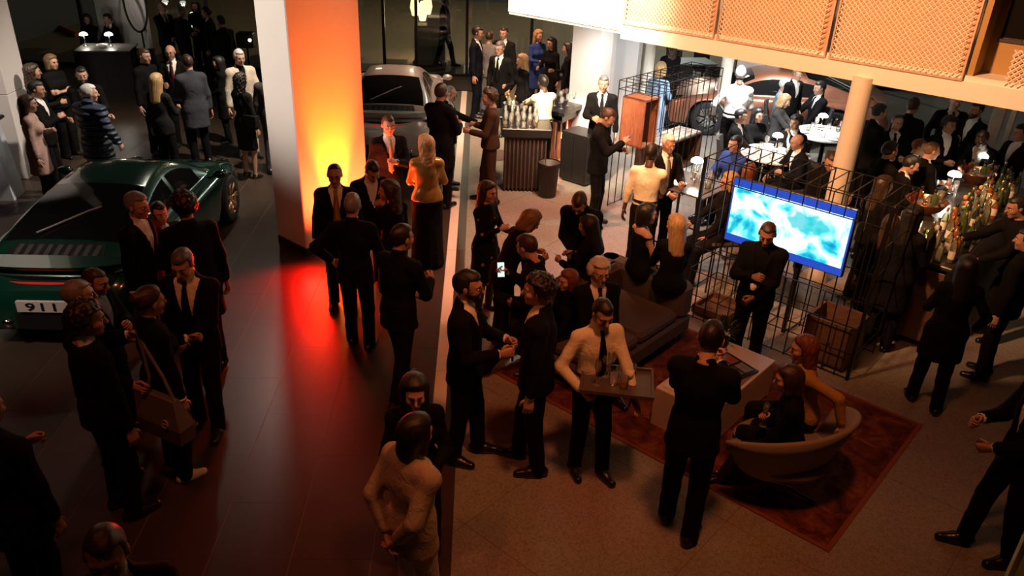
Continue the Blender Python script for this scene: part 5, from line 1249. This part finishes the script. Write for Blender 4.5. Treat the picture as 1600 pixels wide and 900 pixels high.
# pendant lights and plinths beyond the glass by the entrance
for q, (px, py) in enumerate(((648, 6), (660, 14), (668, 4))):
    d = at(px, py, 0.)-np.array([0, 0, CAM_H]); d = d/d[1]*22.5; v = np.array([0, 0, CAM_H])+d; r = thing('pendant_lamp', ['left', 'lowest', 'right'][q]+' glowing pendant of the cluster hanging beyond the entrance glass', 'lamp', (v[0], v[1], v[2]-.3), 0, 'pendant cluster by the entrance')
    MB().lathe([(.04, .5), (.10, .4), (.13, .2), (.08, 0)], 16, caps=False).build('shade', mat('pendant_glow', (1, .9, .7), .5, var=0, emit=(1, .70, .36), estr=4.), r, True); MB().tube([(0, 0, .5), (0, 0, 2.5)], .008, 5).build('cord', BLACKM, r)
    if q == 1:
        l = bpy.data.lights.new('pendant_bulb', 'POINT'); l.energy = 90; l.color = (1, .72, .42); l.shadow_soft_size = .1; lo = bpy.data.objects.new('pendant_bulb', l); COL.objects.link(lo); lo.parent = r; lo.location = (0, 0, -.1)
for px0, px1, h_ in ((655, 672, 1.0), (676, 690, 1.2)):
    v = at((px0+px1)/2, 98, 0.); r = thing('outdoor_plinth', 'pale stone plinth beyond the entrance glass, '+('left' if px0 < 660 else 'right')+' of the pair', 'plinth', (v[0], v[1], 0)); MB().cbox(-.24, .24, -.24, .24, .08, h_, .015).build('block', mat('plinth_stone', (.45, .38, .30), .7), r); MB().box(-.28, .28, -.28, .28, 0, .08).build('foot', mat('plinth_stone', (.45, .38, .30), .7), r)
b = MB(); v = at(690, 130, 0.); b.cbox(v[0]-1.9, v[0]+1.2, v[1]-.7, v[1]+.9, .001, .02, .006); tag(b.build('entrance_mat', mat('dark_mat', (.018, .017, .016), .95)), 'dark entrance mat in front of the back doors', 'mat')
# empty tables and chairs beyond the cage
v = at(1082, 95, .75); t = thing('cafe_table', 'empty grey cafe table behind the wire cage shelf', 'table', (v[0], v[1], 0), .2); MB().cbox(-.5, .5, -.4, .4, .72, .75, .01).build('tabletop', mat('grey_top', (.28, .27, .26), .5), t)
for sx in (-.45, .45):
    for sy in (-.35, .35): MB().box(sx-.02, sx+.02, sy-.02, sy+.02, 0, .72).build('leg', BLACKM, t)
for q, (dx, dy, yw) in enumerate(((-.35, -.65, 90), (.35, -.65, 90), (-.3, .65, -90), (.4, .65, -90))): chair(v[0]+dx, v[1]+dy, yw, ('left' if dx < 0 else 'right')+(' front' if dy < 0 else ' rear')+' chair at the empty cafe table', group='chairs at the empty cafe table')
# floor uplight that washes the column
up_ = np.array([*(C0+BX*.52-AX*.24), 0]); r = thing('floor_uplight', 'small floor spotlight washing the column with orange light', 'lamp', tuple(up_)); MB().lathe([(.10, 0), (.11, .02), (.10, .13), (.085, .13), (.08, .11)], 18, caps=False).build('housing', BLACK, r, True); MB().lathe([(.082, .105), (.0, .11)], 18).build('lens', mat('amber_lens', (1, .4, .1), .3, var=0, emit=(1, .35, .05), estr=12), r, True)
# ------------------------------------------------------------------ guests
HELD = []
def drink(r, s, kind, label, fill=WINE):
    h_ = r.hand[s]; dz = {'flute': .08, 'wine': .07, 'tumbler': .05}[kind]; glass(kind, (h_[0], h_[1], h_[2]-dz), label, None, fill)
def phone(r, s, label, yaw=None, tilt=.9, glow=(.55, .85, 1.0), face=1):
    h_ = r.hand[s]; o = thing('smartphone', label, 'phone', tuple(h_+np.array([0, 0, .02])), 0); MB().cbox(-.037, .037, -.076, .076, -.005, .004, .004).build('case', BLACK, o)
    MB().box(-.033, .033, -.070, .070, .0042, .0050).build('display', mat('phone_glow_%.2f' % glow[0], (.02, .02, .02), .2, var=.5, scale=30, emit=glow, estr=1.1), o)
    o.rotation_euler = (tilt, 0, (r.yaw if yaw is None else math.radians(yaw))-math.pi/2); return o
BAGL = mat('grey_bag_leather', (.13, .115, .105), .5, var=.1); BAGB = mat('black_bag_leather', (.012, .011, .011), .4)

# --- back left group
person('woman with long brown hair in a pale pink coat at the left edge', (45, 162), 1.66, 20, True, 'coat', 'pink', 'black', hair='long', hc='brown', skin='fair', arms=('down', 'chest'), vw=0, hem=.58)
person('dark haired guest holding a drink behind the woman in pink', (58, 140), 1.72, 10, False, 'suit', 'black', 'black', hair='side', hc='black', arms=('chest', 'hold'))
person('woman with loose brown hair in black near the white column', (52, 112), 1.75, 30, True, 'blouse', 'black', 'black', hair='wavy', hc='brown', vw=0, arms=('hold', 'down'))
person('short haired blonde woman in a black top with folded arms', (81, 97), 1.72, -20, True, 'blouse', 'black', 'black', hair='bob', hc='dkblonde', skin='fair', arms=('fold', 'fold'), sleeves='short', vw=0)
person('bearded man in black facing the man in the quilted jacket', (128, 118), 1.78, -60, False, 'suit', 'black', 'black', 'black', hair='short', hc='black', beard=True, arms=('clasp', 'hold'))
person('white haired man in a navy quilted jacket seen from behind', (140, 146), 1.78, 70, False, 'puffer', 'puffer', 'black', hair='short', hc='white', skin='fair', arms=('side', 'chest'), hy=-30, lod=0)
person('dark haired man in black, left of the bald man in glasses', (226, 88), 1.80, -20, False, 'suit', 'black', 'black', 'black', hair='short', hc='brown', arms=('down', 'pocket'))
person('bald man in glasses, dark suit and red tie', (266, 82), 1.80, -80, False, 'suit', 'black', 'black', 'white', 'darkred', hair='bald', hc='black', skin='mid', glasses=True, arms=('hold', 'down'))
person('blonde woman in a black jacket seen from behind, back left', (246, 127), 1.70, 75, True, 'suit', 'charcoal', 'black', 'black', hair='long', hc='blonde', arms=('hold', 'down'), vw=.02)
r = person('man in a long grey coat turned to the bald man', (293, 98), 1.82, 130, False, 'coat', 'greycoat', 'black', hair='short', hc='brown', arms=('down', 'chest'), hem=.62, vw=0)
person('dark haired woman in black standing behind the grey coat', (340, 98), 1.56, 200, True, 'coat', 'black', 'black', hair='long', hc='black', arms=('clasp', 'clasp'), vw=0)
r = person('white haired man in a cream overcoat beside the column', (374, 90), 1.86, -50, False, 'coat', 'cream', 'cream', 'black', hair='short', hc='white', skin='fair', arms=('down', 'hold'), hem=.55, vw=.05)
r = person('curly haired woman in a grey knee length dress with shoulder bag', (377, 126), 1.70, 65, True, 'dress', 'charcoal', hair='curlylong', hc='black', arms=('down', 'hold'), legskin=True, hem=.50, flare=.95)
h_ = r.up(-.05, -.20, 1.02); o = thing('shoulder_bag', 'small black shoulder bag with chain strap on the curly haired woman', 'bag', tuple(h_), r.yaw); MB().cbox(-.05, .05, -.13, .13, -.09, .09, .015).build('pouch', BAGB, o); MB().box(-.052, .055, -.132, .132, .02, .092).build('flap', BAGB, o); b = MB(); b.tube([(0, .10, .09), (0, .12, .40), (.02, .20, .56)], .008, 5); b.tube([(0, -.10, .09), (-.02, .10, .40), (-.04, .19, .56)], .008, 5); b.build('strap', CHROME, o)
person('guest in a dark grey suit half hidden behind the column', (419, 112), 1.78, 100, False, 'suit', 'midgrey', 'midgrey', hair='short', hc='black', arms=('down', 'down'), stance=(.1, -.1))
# far back left
person('bald man in a dark suit with pocket square by the back window', (254, 12), 1.76, -30, False, 'suit', 'black', 'black', 'white', 'black', hair='fringe', hc='grey', arms=('clasp', 'clasp'))
person('grey haired guest in black with back turned at the small table', (283, 18), 1.72, 60, False, 'suit', 'black', 'black', hair='receding', hc='grey', arms=('hold', 'down'))
person('dark haired woman behind the small lit cocktail table', (305, 10), 1.70, -90, True, 'blouse', 'black', 'black', hair='wavy', hc='black', vw=0, arms=('hold', 'hold'))
person('tall guest in black right of the small cocktail table', (322, 20), 1.74, 190, False, 'suit', 'black', 'black', hair='short', hc='black', arms=('hold', 'down'))
person('guest in a dark coat by the window mullion near the back', (345, 34), 1.76, 150, False, 'coat', 'charcoal', 'black', hair='short', hc='brown', arms=('down', 'down'), vw=0)
person('red lit woman seated behind the draped counter', (136, 30), 1.66, -80, True, 'blouse', 'black', 'black', hair='long', hc='black', sit=.62, arms=('table', 'table'), vw=0)
person('guest in black leaning at the draped counter near the right lamp', (168, 30), 1.74, -120, False, 'suit', 'black', 'black', hair='short', hc='black', sit=.62, arms=('table', 'face'), lean=10)
person('walker in black outside the entrance glass', (697, 2), 1.78, 20, False, 'coat', 'black', 'black', hair='short', hc='black', stance=(.22, -.22), vw=0, hem=.8)

# --- behind the column and by the champagne bar
person('tall dark haired man in a navy suit near the entrance mat', (747, 52), 1.84, -10, False, 'suit', 'navy', 'navy', 'white', hair='short', hc='black', arms=('down', 'pocket'))
person('man in a light grey suit seen from behind near the entrance', (765, 58), 1.70, 80, False, 'suit', 'grey', 'grey', 'white', hair='short', hc='brown', arms=('hold', 'down'))
person('young man in a dark suit facing the grey suit', (787, 52), 1.80, -110, False, 'suit', 'black', 'black', 'white', 'black', hair='short', hc='brown', skin='mid', arms=('hold', 'down'))
person('man in glasses, black suit and black tie behind the champagne counter', (781, 76), 1.80, -120, False, 'suit', 'black', 'black', 'white', 'black', hair='side', hc='pepper', glasses=True, arms=('pocket', 'pocket'), lean=4)
person('strawberry blonde woman in black beside the man with black tie', (815, 95), 1.68, -150, True, 'dress', 'black', hair='wavy', hc='blonde', arms=('hold', 'down'), hem=.5)
person('blonde woman in a royal blue dress at the far bar end', (842, 56), 1.72, -60, True, 'dress', 'blue', hair='wavy', hc='blonde', skin='fair', arms=('hold', 'hold'), hem=.5)
person('dark haired woman in black next to the blue dress', (861, 68), 1.70, -130, True, 'dress', 'black', hair='long', hc='black', arms=('hold', 'down'), hem=.45)
person('guest in black half hidden by the pale pier', (887, 76), 1.72, 170, True, 'dress', 'black', hair='long', hc='black', arms=('hold', 'down'), hem=.4)
person('barman in a cream shirt with back turned at the champagne counter', (848, 129), 1.74, 120, False, 'shirt', 'yellowwhite', 'black', hair='short', hc='black', skin='dark', arms=('reach', 'reach'), lean=6)
person('man in a brown leather jacket and brown trousers by the champagne counter', (764, 152), 1.78, 185, False, 'sweater', 'brown', 'brown', collar=False, hair='curly', hc='brown', skin='fair', arms=('chest', 'hold'), hem=.88, stance=(.1, -.08))
person('dark haired man in a long black coat seen from behind', (690, 145), 1.88, 60, False, 'coat', 'black', 'black', hair='short', hc='brown', arms=('hold', 'chest'), vw=0, hem=.60)
person('older balding man reaching his arm towards the leather jacket', (704, 146), 1.66, 0, False, 'suit', 'black', 'black', hair='receding', hc='grey', skin='fair', arms=('reach', 'down'))
r = person('red lit man in a dark suit holding a small drink by the column', (607, 196), 1.80, -65, False, 'suit', 'black', 'black', 'white', 'tan', hair='short', hc='brown', arms=('down', 'chest')); drink(r, 1, 'tumbler', 'small tumbler held by the red lit man near the column')
person('blonde woman in a gold satin blouse and long black skirt', (664, 226), 1.74, 95, True, 'gown', 'gold', 'black', hair='wavy', hc='blonde', arms=('chest', 'hold'), hy=35)
person('man in glasses and yellow tie silhouetted against the glowing column', (523, 274), 1.74, -80, False, 'suit', 'black', 'black', 'white', 'mustard', hair='receding', hc='black', glasses=True, arms=('down', 'hold'))
person('man bending his head beside the glowing column', (582, 268), 1.72, -60, False, 'suit', 'black', 'black', 'white', hair='short', hc='black', lean=16, hp=35, arms=('chest', 'hold'))
r = person('brown haired woman in a black dress facing the column', (606, 298), 1.66, 130, True, 'dress', 'black', hair='wavy', hc='brown', hy=50, arms=('hold', 'chest'), hem=.35); drink(r, -1, 'wine', 'red lit wine glass of the woman facing the column', COLA)
person('grey haired man in a dark suit seen from behind, arms spread', (551, 321), 1.76, 88, False, 'suit', 'black', 'black', 'white', hair='short', hc='grey', skin='tan', arms=('hold', 'hip'), stance=(.0, .1))
person('man in a dark suit striding near the white strip, back turned', (629, 372), 1.80, 60, False, 'suit', 'black', 'black', 'black', hair='short', hc='black', arms=('hold', 'clasp'), stance=(-.22, .2), lean=4, hy=-15)
r = person('woman in a short floral black dress with both hands at a glass', (763, 300), 1.62, -35, True, 'dress', 'floral', hair='wavy', hc='brown', skin='fair', arms=('chest', 'hold'), hem=.46, flare=1.25, shoes='boot'); drink(r, 1, 'tumbler', 'tumbler in the hands of the woman in the floral dress')
h_ = r.up(-.04, .26, .86); o = thing('handbag', 'round dark handbag hanging by the floral dress', 'bag', tuple(h_+np.array([0, 0, -.1])), r.yaw); b = MB(); b.ball((0, 0, 0), (.08, .05, .10), 14, 10); b.build('pouch', BAGB, o, True); b = MB(); b.tube([(.05, 0, .08), (.02, 0, .22), (-.05, 0, .08)], .007, 5); b.build('handle', BAGB, o)

# --- around the sofa
person('brown haired woman in black bending forward behind the sofa', (830, 345), 1.66, 20, True, 'blouse', 'black', 'black', hair='bob', hc='dkblonde', lean=22, hp=40, arms=('hold', 'hold'), vw=0)
r = person('man in a dark suit perched on the sofa back with a lit phone', (823, 386), 1.76, 165, False, 'suit', 'black', 'black', 'black', hair='short', hc='brown', sit=.80, arms=('phone', 'clasp'), feet=((.36, -.10, .30), (.52, .10)), lean=8, hy=-20, hp=25); phone(r, -1, 'lit smartphone held up by the man perched on the sofa', 100, 1.1, (.75, .92, .85))
person('man in a black suit looking down behind the sofa', (905, 318), 1.74, -110, False, 'suit', 'black', 'black', 'black', hair='short', hc='brown', lean=24, hp=45, arms=('clasp', 'clasp'))
r = person('woman with long dark hair and back turned at the sofa back', (918, 353), 1.64, 150, True, 'blouse', 'black', 'black', hair='long', hc='black', sit=.72, arms=('chest', 'hold'), vw=0, hp=20)
person('red haired woman seated behind the white haired man', (887, 438), 1.56, -150, True, 'blouse', 'black', 'black', hair='bob', hc='red', skin='fair', sit=.46, arms=('lap', 'lap'), vw=0)
person('white haired man in glasses, dark suit and tie seated on the sofa', (937, 424), 1.84, -72, False, 'suit', 'black', 'black', 'white', 'charcoal', hair='grey_full', hc='white', skin='fair', glasses=True, sit=.54, arms=('lap', 'lap'))
person('dark haired woman with bare shoulder on the sofa arm', (1012, 334), 1.66, 20, True, 'dress', 'black', hair='bob', hc='black', sit=.76, arms=('hold', 'lap'), sleeves=False, hy=-20)
person('blonde woman in black with back turned on the sofa arm', (1055, 352), 1.68, 80, True, 'dress', 'black', hair='long', hc='blonde', sit=.76, arms=('lap', 'hold'), hy=40)
r = person('bearded man in glasses and dark suit talking with cupped hands', (733, 448), 1.82, -12, False, 'suit', 'black', 'black', 'white', 'charcoal', hair='side', hc='black', beard=True, glasses=True, arms=('hold', 'hold'), stance=(-.06, .10), hp=4)
person('young man with curly dark hair in a navy suit facing left', (840, 454), 1.86, 176, False, 'suit', 'navy', 'black', 'yellowwhite', hair='curly', hc='black', skin='fair', arms=('pocket', 'down'), stance=(.12, -.06), hp=4)
r = person('waiter in a cream shirt and black tie carrying a tray', (942, 491), 1.70, -70, False, 'shirt', 'yellowwhite', 'black', None, 'black', hair='short', hc='black', arms=(((.20, .20, 1.02), (-.5, .8, -.2), 'grip'), ((.36, .20, 1.00), (-.4, .6, -.6), 'flat')), stance=(.0, .14), hp=20)
hl, hrr = r.hand[1], r.hand[-1]; tcx = at(968, 602, 1.02); yw = -.12
tr = thing('serving_tray', 'dark rectangular serving tray carried by the waiter', 'tray', (tcx[0]-.02, tcx[1]+.02, 1.045), yw)
MB().cbox(-.27, .27, -.19, .19, -.008, .0, .003).build('floor_plate', mat('tray_brown', (.09, .07, .065), .35), tr)
for bx in ((-.29, .29, -.21, -.19), (-.29, .29, .19, .21), (-.29, -.27, -.19, .19), (.27, .29, -.19, .19)): MB().box(*bx, -.006, .022).build('rim', mat('tray_brown', (.09, .07, .065), .35), tr)
for q, (x, y, kd, fl) in enumerate(((-.10, .06, 'wine', None), (-.16, -.08, 'flute', None), (-.03, -.05, 'tumbler', None), (.02, .04, 'tumbler', None), (.05, -.08, 'tumbler', WINE), (.09, .02, 'tumbler', PALEB), (-.06, .12, 'wine', None), (.11, .10, 'tumbler', None))):
    v = Matrix.Rotation(yw, 4, 'Z') @ Vector((x, y, 0)); glass(kd, (tr.location[0]+v[0], tr.location[1]+v[1], 1.045), ('empty', 'half full')[fl is not None]+' '+KIND[kd]+', '+['centre left', 'front left', 'front middle', 'centre', 'front right', 'centre right', 'rear left', 'rear right'][q]+' on the serving tray', 'glasses on the tray', fl)
r = person('stocky man in a dark suit standing in front of the screen', (1199, 366), 1.72, -112, False, 'suit', 'black', 'black', 'black', hair='crop', hc='brown', skin='tan', arms=('chest', 'clasp'), fat=1.07, hp=22, stance=(.1, -.06), twist=-5)
h_ = (r.hand[1]+r.hand[-1])/2; o = thing('small_plate', 'small white cup in the hands of the man before the screen', 'cup', tuple(h_)); MB().lathe([(.025, 0), (.035, .05), (.032, .05), (.022, .005)], 14, caps=False).build('bowl', CHINA, o, True); b = MB(); b.tube([(.034, 0, .04), (.055, 0, .03), (.03, 0, .012)], .005, 5); b.build('handle', CHINA, o)
r = person('tall man in a black suit photographing with a phone, back turned', (1111, 530), 1.90, 66, False, 'suit', 'black', 'black', 'white', hair='short', hc='black', skin='fair', arms=('phone', 'phone'), stance=(-.05, .10), hp=22); phone(r, -1, 'glowing smartphone of the man beside the coffee table', 66, 1.0, (.35, .62, 1.0))
r = person('brown haired woman in black seated in the tub chair', (1231, 592), 1.66, 168, True, 'dress', 'black', hair='bob', hc='brown', skin='fair', sit=.50, arms=('chest', 'lap'), feet=((.42, -.06), (.50, .02)), lean=10, hp=15); drink(r, -1, 'flute', 'champagne flute of the woman in black in the tub chair')
r = person('woman in a mustard top leaning in the tub chair behind her neighbour', (1254, 545), 1.66, 178, True, 'blouse', 'mustard', 'black', hair='wavy', hc='red', skin='fair', sit=.56, arms=('chest', ((-.18, .42, 1.10), (-.6, .6, .2), 'relax')), lean=12, vw=0)

# --- left foreground
person('grey haired man in a black suit next to the green car', (215, 322), 1.80, -12, False, 'suit', 'black', 'black', 'white', hair='side', hc='grey', skin='fair', arms=('down', 'hold'))
person('man with pale face between two guests by the green car', (249, 333), 1.58, -45, False, 'suit', 'black', 'black', 'white', hair='short', hc='black', skin='fair', arms=('hold', 'hold'))
person('dark silhouetted guest in a black coat by the green car door', (287, 322), 1.90, 130, False, 'coat', 'black', 'black', hair='curly', hc='black', arms=('down', 'hold'), vw=0, hem=.6, fat=1.1)
person('smiling grey haired man in an open dark suit and black tie', (285, 413), 1.80, -92, False, 'suit', 'black', 'black', 'yellowwhite', 'black', hair='short', hc='pepper', arms=('down', 'clasp'), vw=.105, vd=1.04, stance=(.0, .12), hp=22)
person('man in a dark suit turned sideways behind the bald headed guest', (150, 440), 1.66, -5, False, 'suit', 'black', 'black', 'skyblue', hair='crop', hc='brown', arms=('hold', 'chest'), hp=15)
person('close cropped older man in black near the car bumper', (123, 461), 1.80, 35, False, 'suit', 'black', 'black', 'white', hair='crop', hc='grey', arms=('down', 'hold'))
person('dark haired guest in a black jumper with white collar, back turned', (137, 500), 1.86, 55, False, 'sweater', 'black', 'black', 'white', hair='curly', hc='black', arms=('down', 'clasp'), hy=-25)
r = person('brown haired woman in black with a grey tote bag, back turned', (236, 472), 1.76, 50, True, 'suit', 'black', 'black', 'white', hair='bun', hc='brown', arms=('down', 'hold'), vw=.02, hem=.86, shoes='sneaker')
h_ = r.up(-.12, -.24, .86); o = thing('tote_bag', 'grey tote bag with round emblem slung on the woman in black', 'bag', tuple(h_+np.array([0, 0, -.05])), r.yaw+.25)
b = MB(); b.loft([[(-.07, -.21, -.19), (.07, -.21, -.19), (.07, .21, -.19), (-.07, .21, -.19)], [(-.08, -.23, -.05), (.08, -.23, -.05), (.08, .23, -.05), (-.08, .23, -.05)], [(-.03, -.15, .17), (.03, -.15, .17), (.03, .15, .17), (-.03, .15, .17)]], True); b.build('pouch', BAGL, o)
b = MB(); b.tube([(0, -.14, .15), (.03, -.02, .33), (.06, .16, .52), (.10, .26, .62)], .014, 6); b.tube([(0, .14, .15), (.02, .12, .28), (.06, .19, .50), (.10, .27, .62)], .014, 6); b.build('strap', BAGL, o)
b = MB(); b.x = Matrix.Translation((-.078, -.08, -.02)) @ Matrix.Rotation(-math.pi/2+.18, 4, 'Y'); b.lathe([(.036, -.004), (.036, .006), (.028, .006), (.028, -.004)], 20, caps=False); b.box(-.005, .005, -.026, .026, -.002, .006); b.build('emblem', mat('emblem_grey', (.35, .31, .28), .4), o)
person('person in dark clothes cut off at the lower left edge', (-22, 640), 1.80, 80, False, 'coat', 'black', 'black', hair='short', hc='black', vw=0, hem=.7, arms=('down', 'hold'))
person('balding man whose head shows at the lower left frame edge', (166, 866), 1.94, -70, False, 'suit', 'black', 'black', 'white', hair='crop', hc='brown', skin='tan', arms=('down', 'hold'))
# --- centre foreground
person('person in a beige blazer and white trousers with hands behind back', (651, 676), 1.74, 48, False, 'suit', 'beige', 'cream', 'white', hair='bob', hc='black', skin='fair', arms=('back', 'back'), vw=.05, hem=.76, sleeves=False, hp=14)
person('young woman with long dark hair in black facing the beige blazer', (648, 613), 1.66, -78, True, 'blouse', 'black', 'black', hair='long', hc='black', skin='fair', arms=('hold', 'hold'), vw=0, hp=12)

# --- under the gallery
person('grey haired man in a dark suit standing by the pale pier', (943, 131), 1.80, -95, False, 'suit', 'black', 'black', 'white', 'charcoal', hair='short', hc='pepper', arms=('hold', 'down'))
r = person('man in black looking down at a phone in the bar aisle', (950, 184), 1.78, -20, False, 'suit', 'black', 'black', 'black', hair='short', hc='brown', arms=('phone', 'hold'), hp=35); phone(r, -1, 'dim smartphone of the man in the bar aisle', None, .8, (.3, .4, .9))
person('man in a cream shirt with back turned at the high table', (1018, 240), 1.76, 70, False, 'shirt', 'yellowwhite', 'black', hair='short', hc='black', skin='dark', arms=('table', 'down'))
r = person('white haired man in a dark suit and grey tie at the high table', (1045, 225), 1.70, -70, False, 'suit', 'black', 'black', 'white', 'grey', hair='short', hc='white', skin='tan', arms=('clasp', 'hold'))
chx = person('light haired person seated at the high table beside the wire cage', (1139, 284), 1.70, 190, True, 'blouse', 'black', 'black', hair='bob', hc='blonde', sit=.74, arms=('table', 'lap'), vw=0)
chair(chx.base[0], chx.base[1], 190, 'dark bar stool under the light haired person at the high table', .68, None, True)
person('blonde woman in a long blue dress behind the wire cage', (1033, 108), 1.74, 60, True, 'dress', 'skyblue', hair='bob', hc='blonde', hem=.2, arms=('hold', 'down'))
person('red lit guest standing left of the pale round column', (1002, 66), 1.76, -60, False, 'suit', 'black', 'black', hair='short', hc='brown')
person('woman with big brown hair right of the pale round column', (1049, 74), 1.76, 100, True, 'coat', 'black', 'black', hair='curlylong', hc='brown', vw=0)
person('waiter in a bright white shirt with back turned under the gallery', (1157, 116), 1.92, 80, False, 'shirt', 'white', 'black', hair='short', hc='grey', skin='dark', arms=('hold', 'side'), fat=1.14)
SEAT = []
def diner(label, head, yaw, fem=False, **kw):
    r = person(label, head, kw.pop('h', 1.72), yaw, fem, sit=kw.pop('sit', .50), **kw); SEAT.append((r.base, yaw, label)); return r
diner('balding man in a dark suit seated in profile at the left table', (1158, 182), -20, False, hair='crop', hc='black', skin='tan', arms=('table', 'table'), h=1.80)
diner('dark haired woman in black seated beside the balding profile', (1185, 180), -75, True, outfit='blouse', hair='long', hc='black', vw=0, arms=('table', 'table'))
diner('laughing man in blue at the front of the left dining table', (1148, 225), -150, False, outfit='blouse', col='blue', hair='short', hc='black', arms=('table', 'lap'), vw=0)
diner('diner with back turned whose reddish hair shows above the screen', (1170, 268), 75, True, outfit='blouse', hair='bob', hc='red', arms=('table', 'table'), vw=0)
diner('bald man in a dark suit and bow tie at the left dining table', (1245, 222), 190, False, hair='bald', hc='black', skin='mid', arms=('table', 'hold'), vw=.06, lean=6, hp=20)
diner('dark haired diner behind the bald man', (1243, 192), -140, False, hair='curly', hc='black', skin='mid', arms=('table', 'face'))
diner('blonde diner in grey seated at the rear dining table', (1226, 158), -30, True, outfit='blouse', col='midgrey', hair='bob', hc='blonde', vw=0, arms=('table', 'table'), hp=25)
diner('white haired diner in light blue behind the blonde diner', (1227, 133), -20, False, outfit='blouse', col='skyblue', hair='short', hc='white', vw=0, arms=('table', 'table'))
person('brown haired standing guest at the back of the dining area', (1246, 116), 1.60, -60, False, 'suit', 'black', 'black', 'white', hair='short', hc='dkblonde')
diner('man in a dark suit, pale shirt and navy tie at the rear dining table', (1280, 138), 195, False, shirt='white', tie='navy', hair='side', hc='black', arms=('table', 'lap'), h=1.80)
for bs, yw, lb in SEAT: chair(bs[0]+0*1, bs[1], yw, 'dark dining chair under the '+lb.split(' at ')[0].split(' seated')[0].split(' whose')[0].split(' behind')[0], .46)

# --- crowd at the cocktail bar
person('dark haired man in a black suit in profile right of the round column', (1374, 176), 1.80, 10, False, 'suit', 'black', 'black', 'white', hair='short', hc='black', arms=('hold', 'down'))
person('man with white collar and dark tie facing out near the round column', (1402, 192), 1.66, -95, False, 'suit', 'black', 'black', 'white', 'black', hair='receding', hc='black', arms=('hold', 'hold'))
person('man in a dark suit with head turned away, rear of the bar crowd', (1427, 166), 1.82, 40, False, 'suit', 'black', 'black', 'white', hair='short', hc='brown', arms=('down', 'hold'))
person('man in suit and dark red tie beneath the gallery edge', (1494, 158), 1.84, -100, False, 'suit', 'black', 'black', 'white', 'darkred', hair='receding', hc='grey', skin='fair', arms=('pocket', 'hold'))
person('bearded man in a dark suit beneath the gallery edge', (1525, 172), 1.80, 200, False, 'suit', 'black', 'black', 'white', hair='short', hc='brown', beard=True, arms=('hold', 'hold'))
person('man in a white shirt and open dark jacket leaning at the far bar', (1534, 217), 1.70, 215, False, 'suit', 'black', 'black', 'white', hair='crop', hc='brown', skin='dark', vw=.10, lean=22, arms=('hold', 'table'), hp=25)
person('guest in open white shirt at the far right frame edge', (1594, 208), 1.76, 190, False, 'suit', 'black', 'black', 'white', hair='short', hc='black', vw=.08, arms=('hold', 'hold'))
person('guest in black with dark hair beside the bar, profile right', (1391, 236), 1.70, 15, False, 'suit', 'black', 'black', 'black', hair='side', hc='black', arms=('hold', 'down'))
person('close cropped blond man in profile at the bar', (1456, 236), 1.70, 0, False, 'suit', 'black', 'black', 'white', hair='crop', hc='dkblonde', skin='fair', arms=('hold', 'hold'))
person('red faced guest behind the close cropped blond man', (1437, 230), 1.62, -30, False, 'suit', 'black', 'black', hair='crop', hc='red', arms=('down', 'down'))
person('dark haired man in an open white shirt leaning on the bar', (1424, 258), 1.60, -15, False, 'suit', 'black', 'black', 'white', hair='side', hc='black', skin='fair', vw=.09, arms=('hold', 'table'), hp=22)
person('guest in black with bowed head in front of the gallery edge', (1298, 252), 1.70, -100, False, 'suit', 'black', 'black', 'black', hair='short', hc='brown', arms=('clasp', 'clasp'), hp=28)
person('guest half hidden behind the round column base', (1320, 224), 1.60, -120, False, 'suit', 'black', 'black', 'white', hair='short', hc='black')
person('brown haired woman in black at the bar corner', (1382, 290), 1.64, 10, True, 'blouse', 'black', 'black', hair='long', hc='brown', vw=0, arms=('hold', 'hold'))
person('guest with dark curly hair in shadow at the middle of the bar crowd', (1484, 196), 1.72, -80, False, 'suit', 'black', 'black', hair='curly', hc='black', skin='tan', arms=('hold', 'down'))
person('bartender in black leaning over the bottles at the right edge', (1589, 324), 1.76, 175, False, 'sweater', 'black', 'black', collar=False, hair='short', hc='black', skin='tan', arms=('reach', 'table'), lean=12, hp=20)
person('dark clothed woman in shadow right of the screen', (1392, 350), 1.52, 60, True, 'coat', 'black', 'black', hair='long', hc='brown', vw=0, arms=('hold', 'down'))
person('dark clothed guest in shadow at the near end of the bar', (1428, 338), 1.70, 40, True, 'coat', 'black', 'black', hair='long', hc='black', vw=0, arms=('hold', 'table'))
person('person in a long black coat and heeled boots walking by the bar', (1510, 418), 1.65, 75, True, 'coat', 'black', 'black', hair='long', hc='black', vw=0, hem=.62, arms=('side', 'hold'), stance=(-.10, .10), shoes='boot')
person('person in black at the right edge showing one polished shoe', (1604, 376), 1.70, 140, False, 'suit', 'black', 'black', 'black', hair='short', hc='black')
person('man in a dark suit with white cuff, cut off at the right edge', (1646, 582), 1.82, 178, False, 'suit', 'black', 'black', 'white', hair='short', hc='black', arms=('hold', 'clasp'), stance=(.12, -.12))
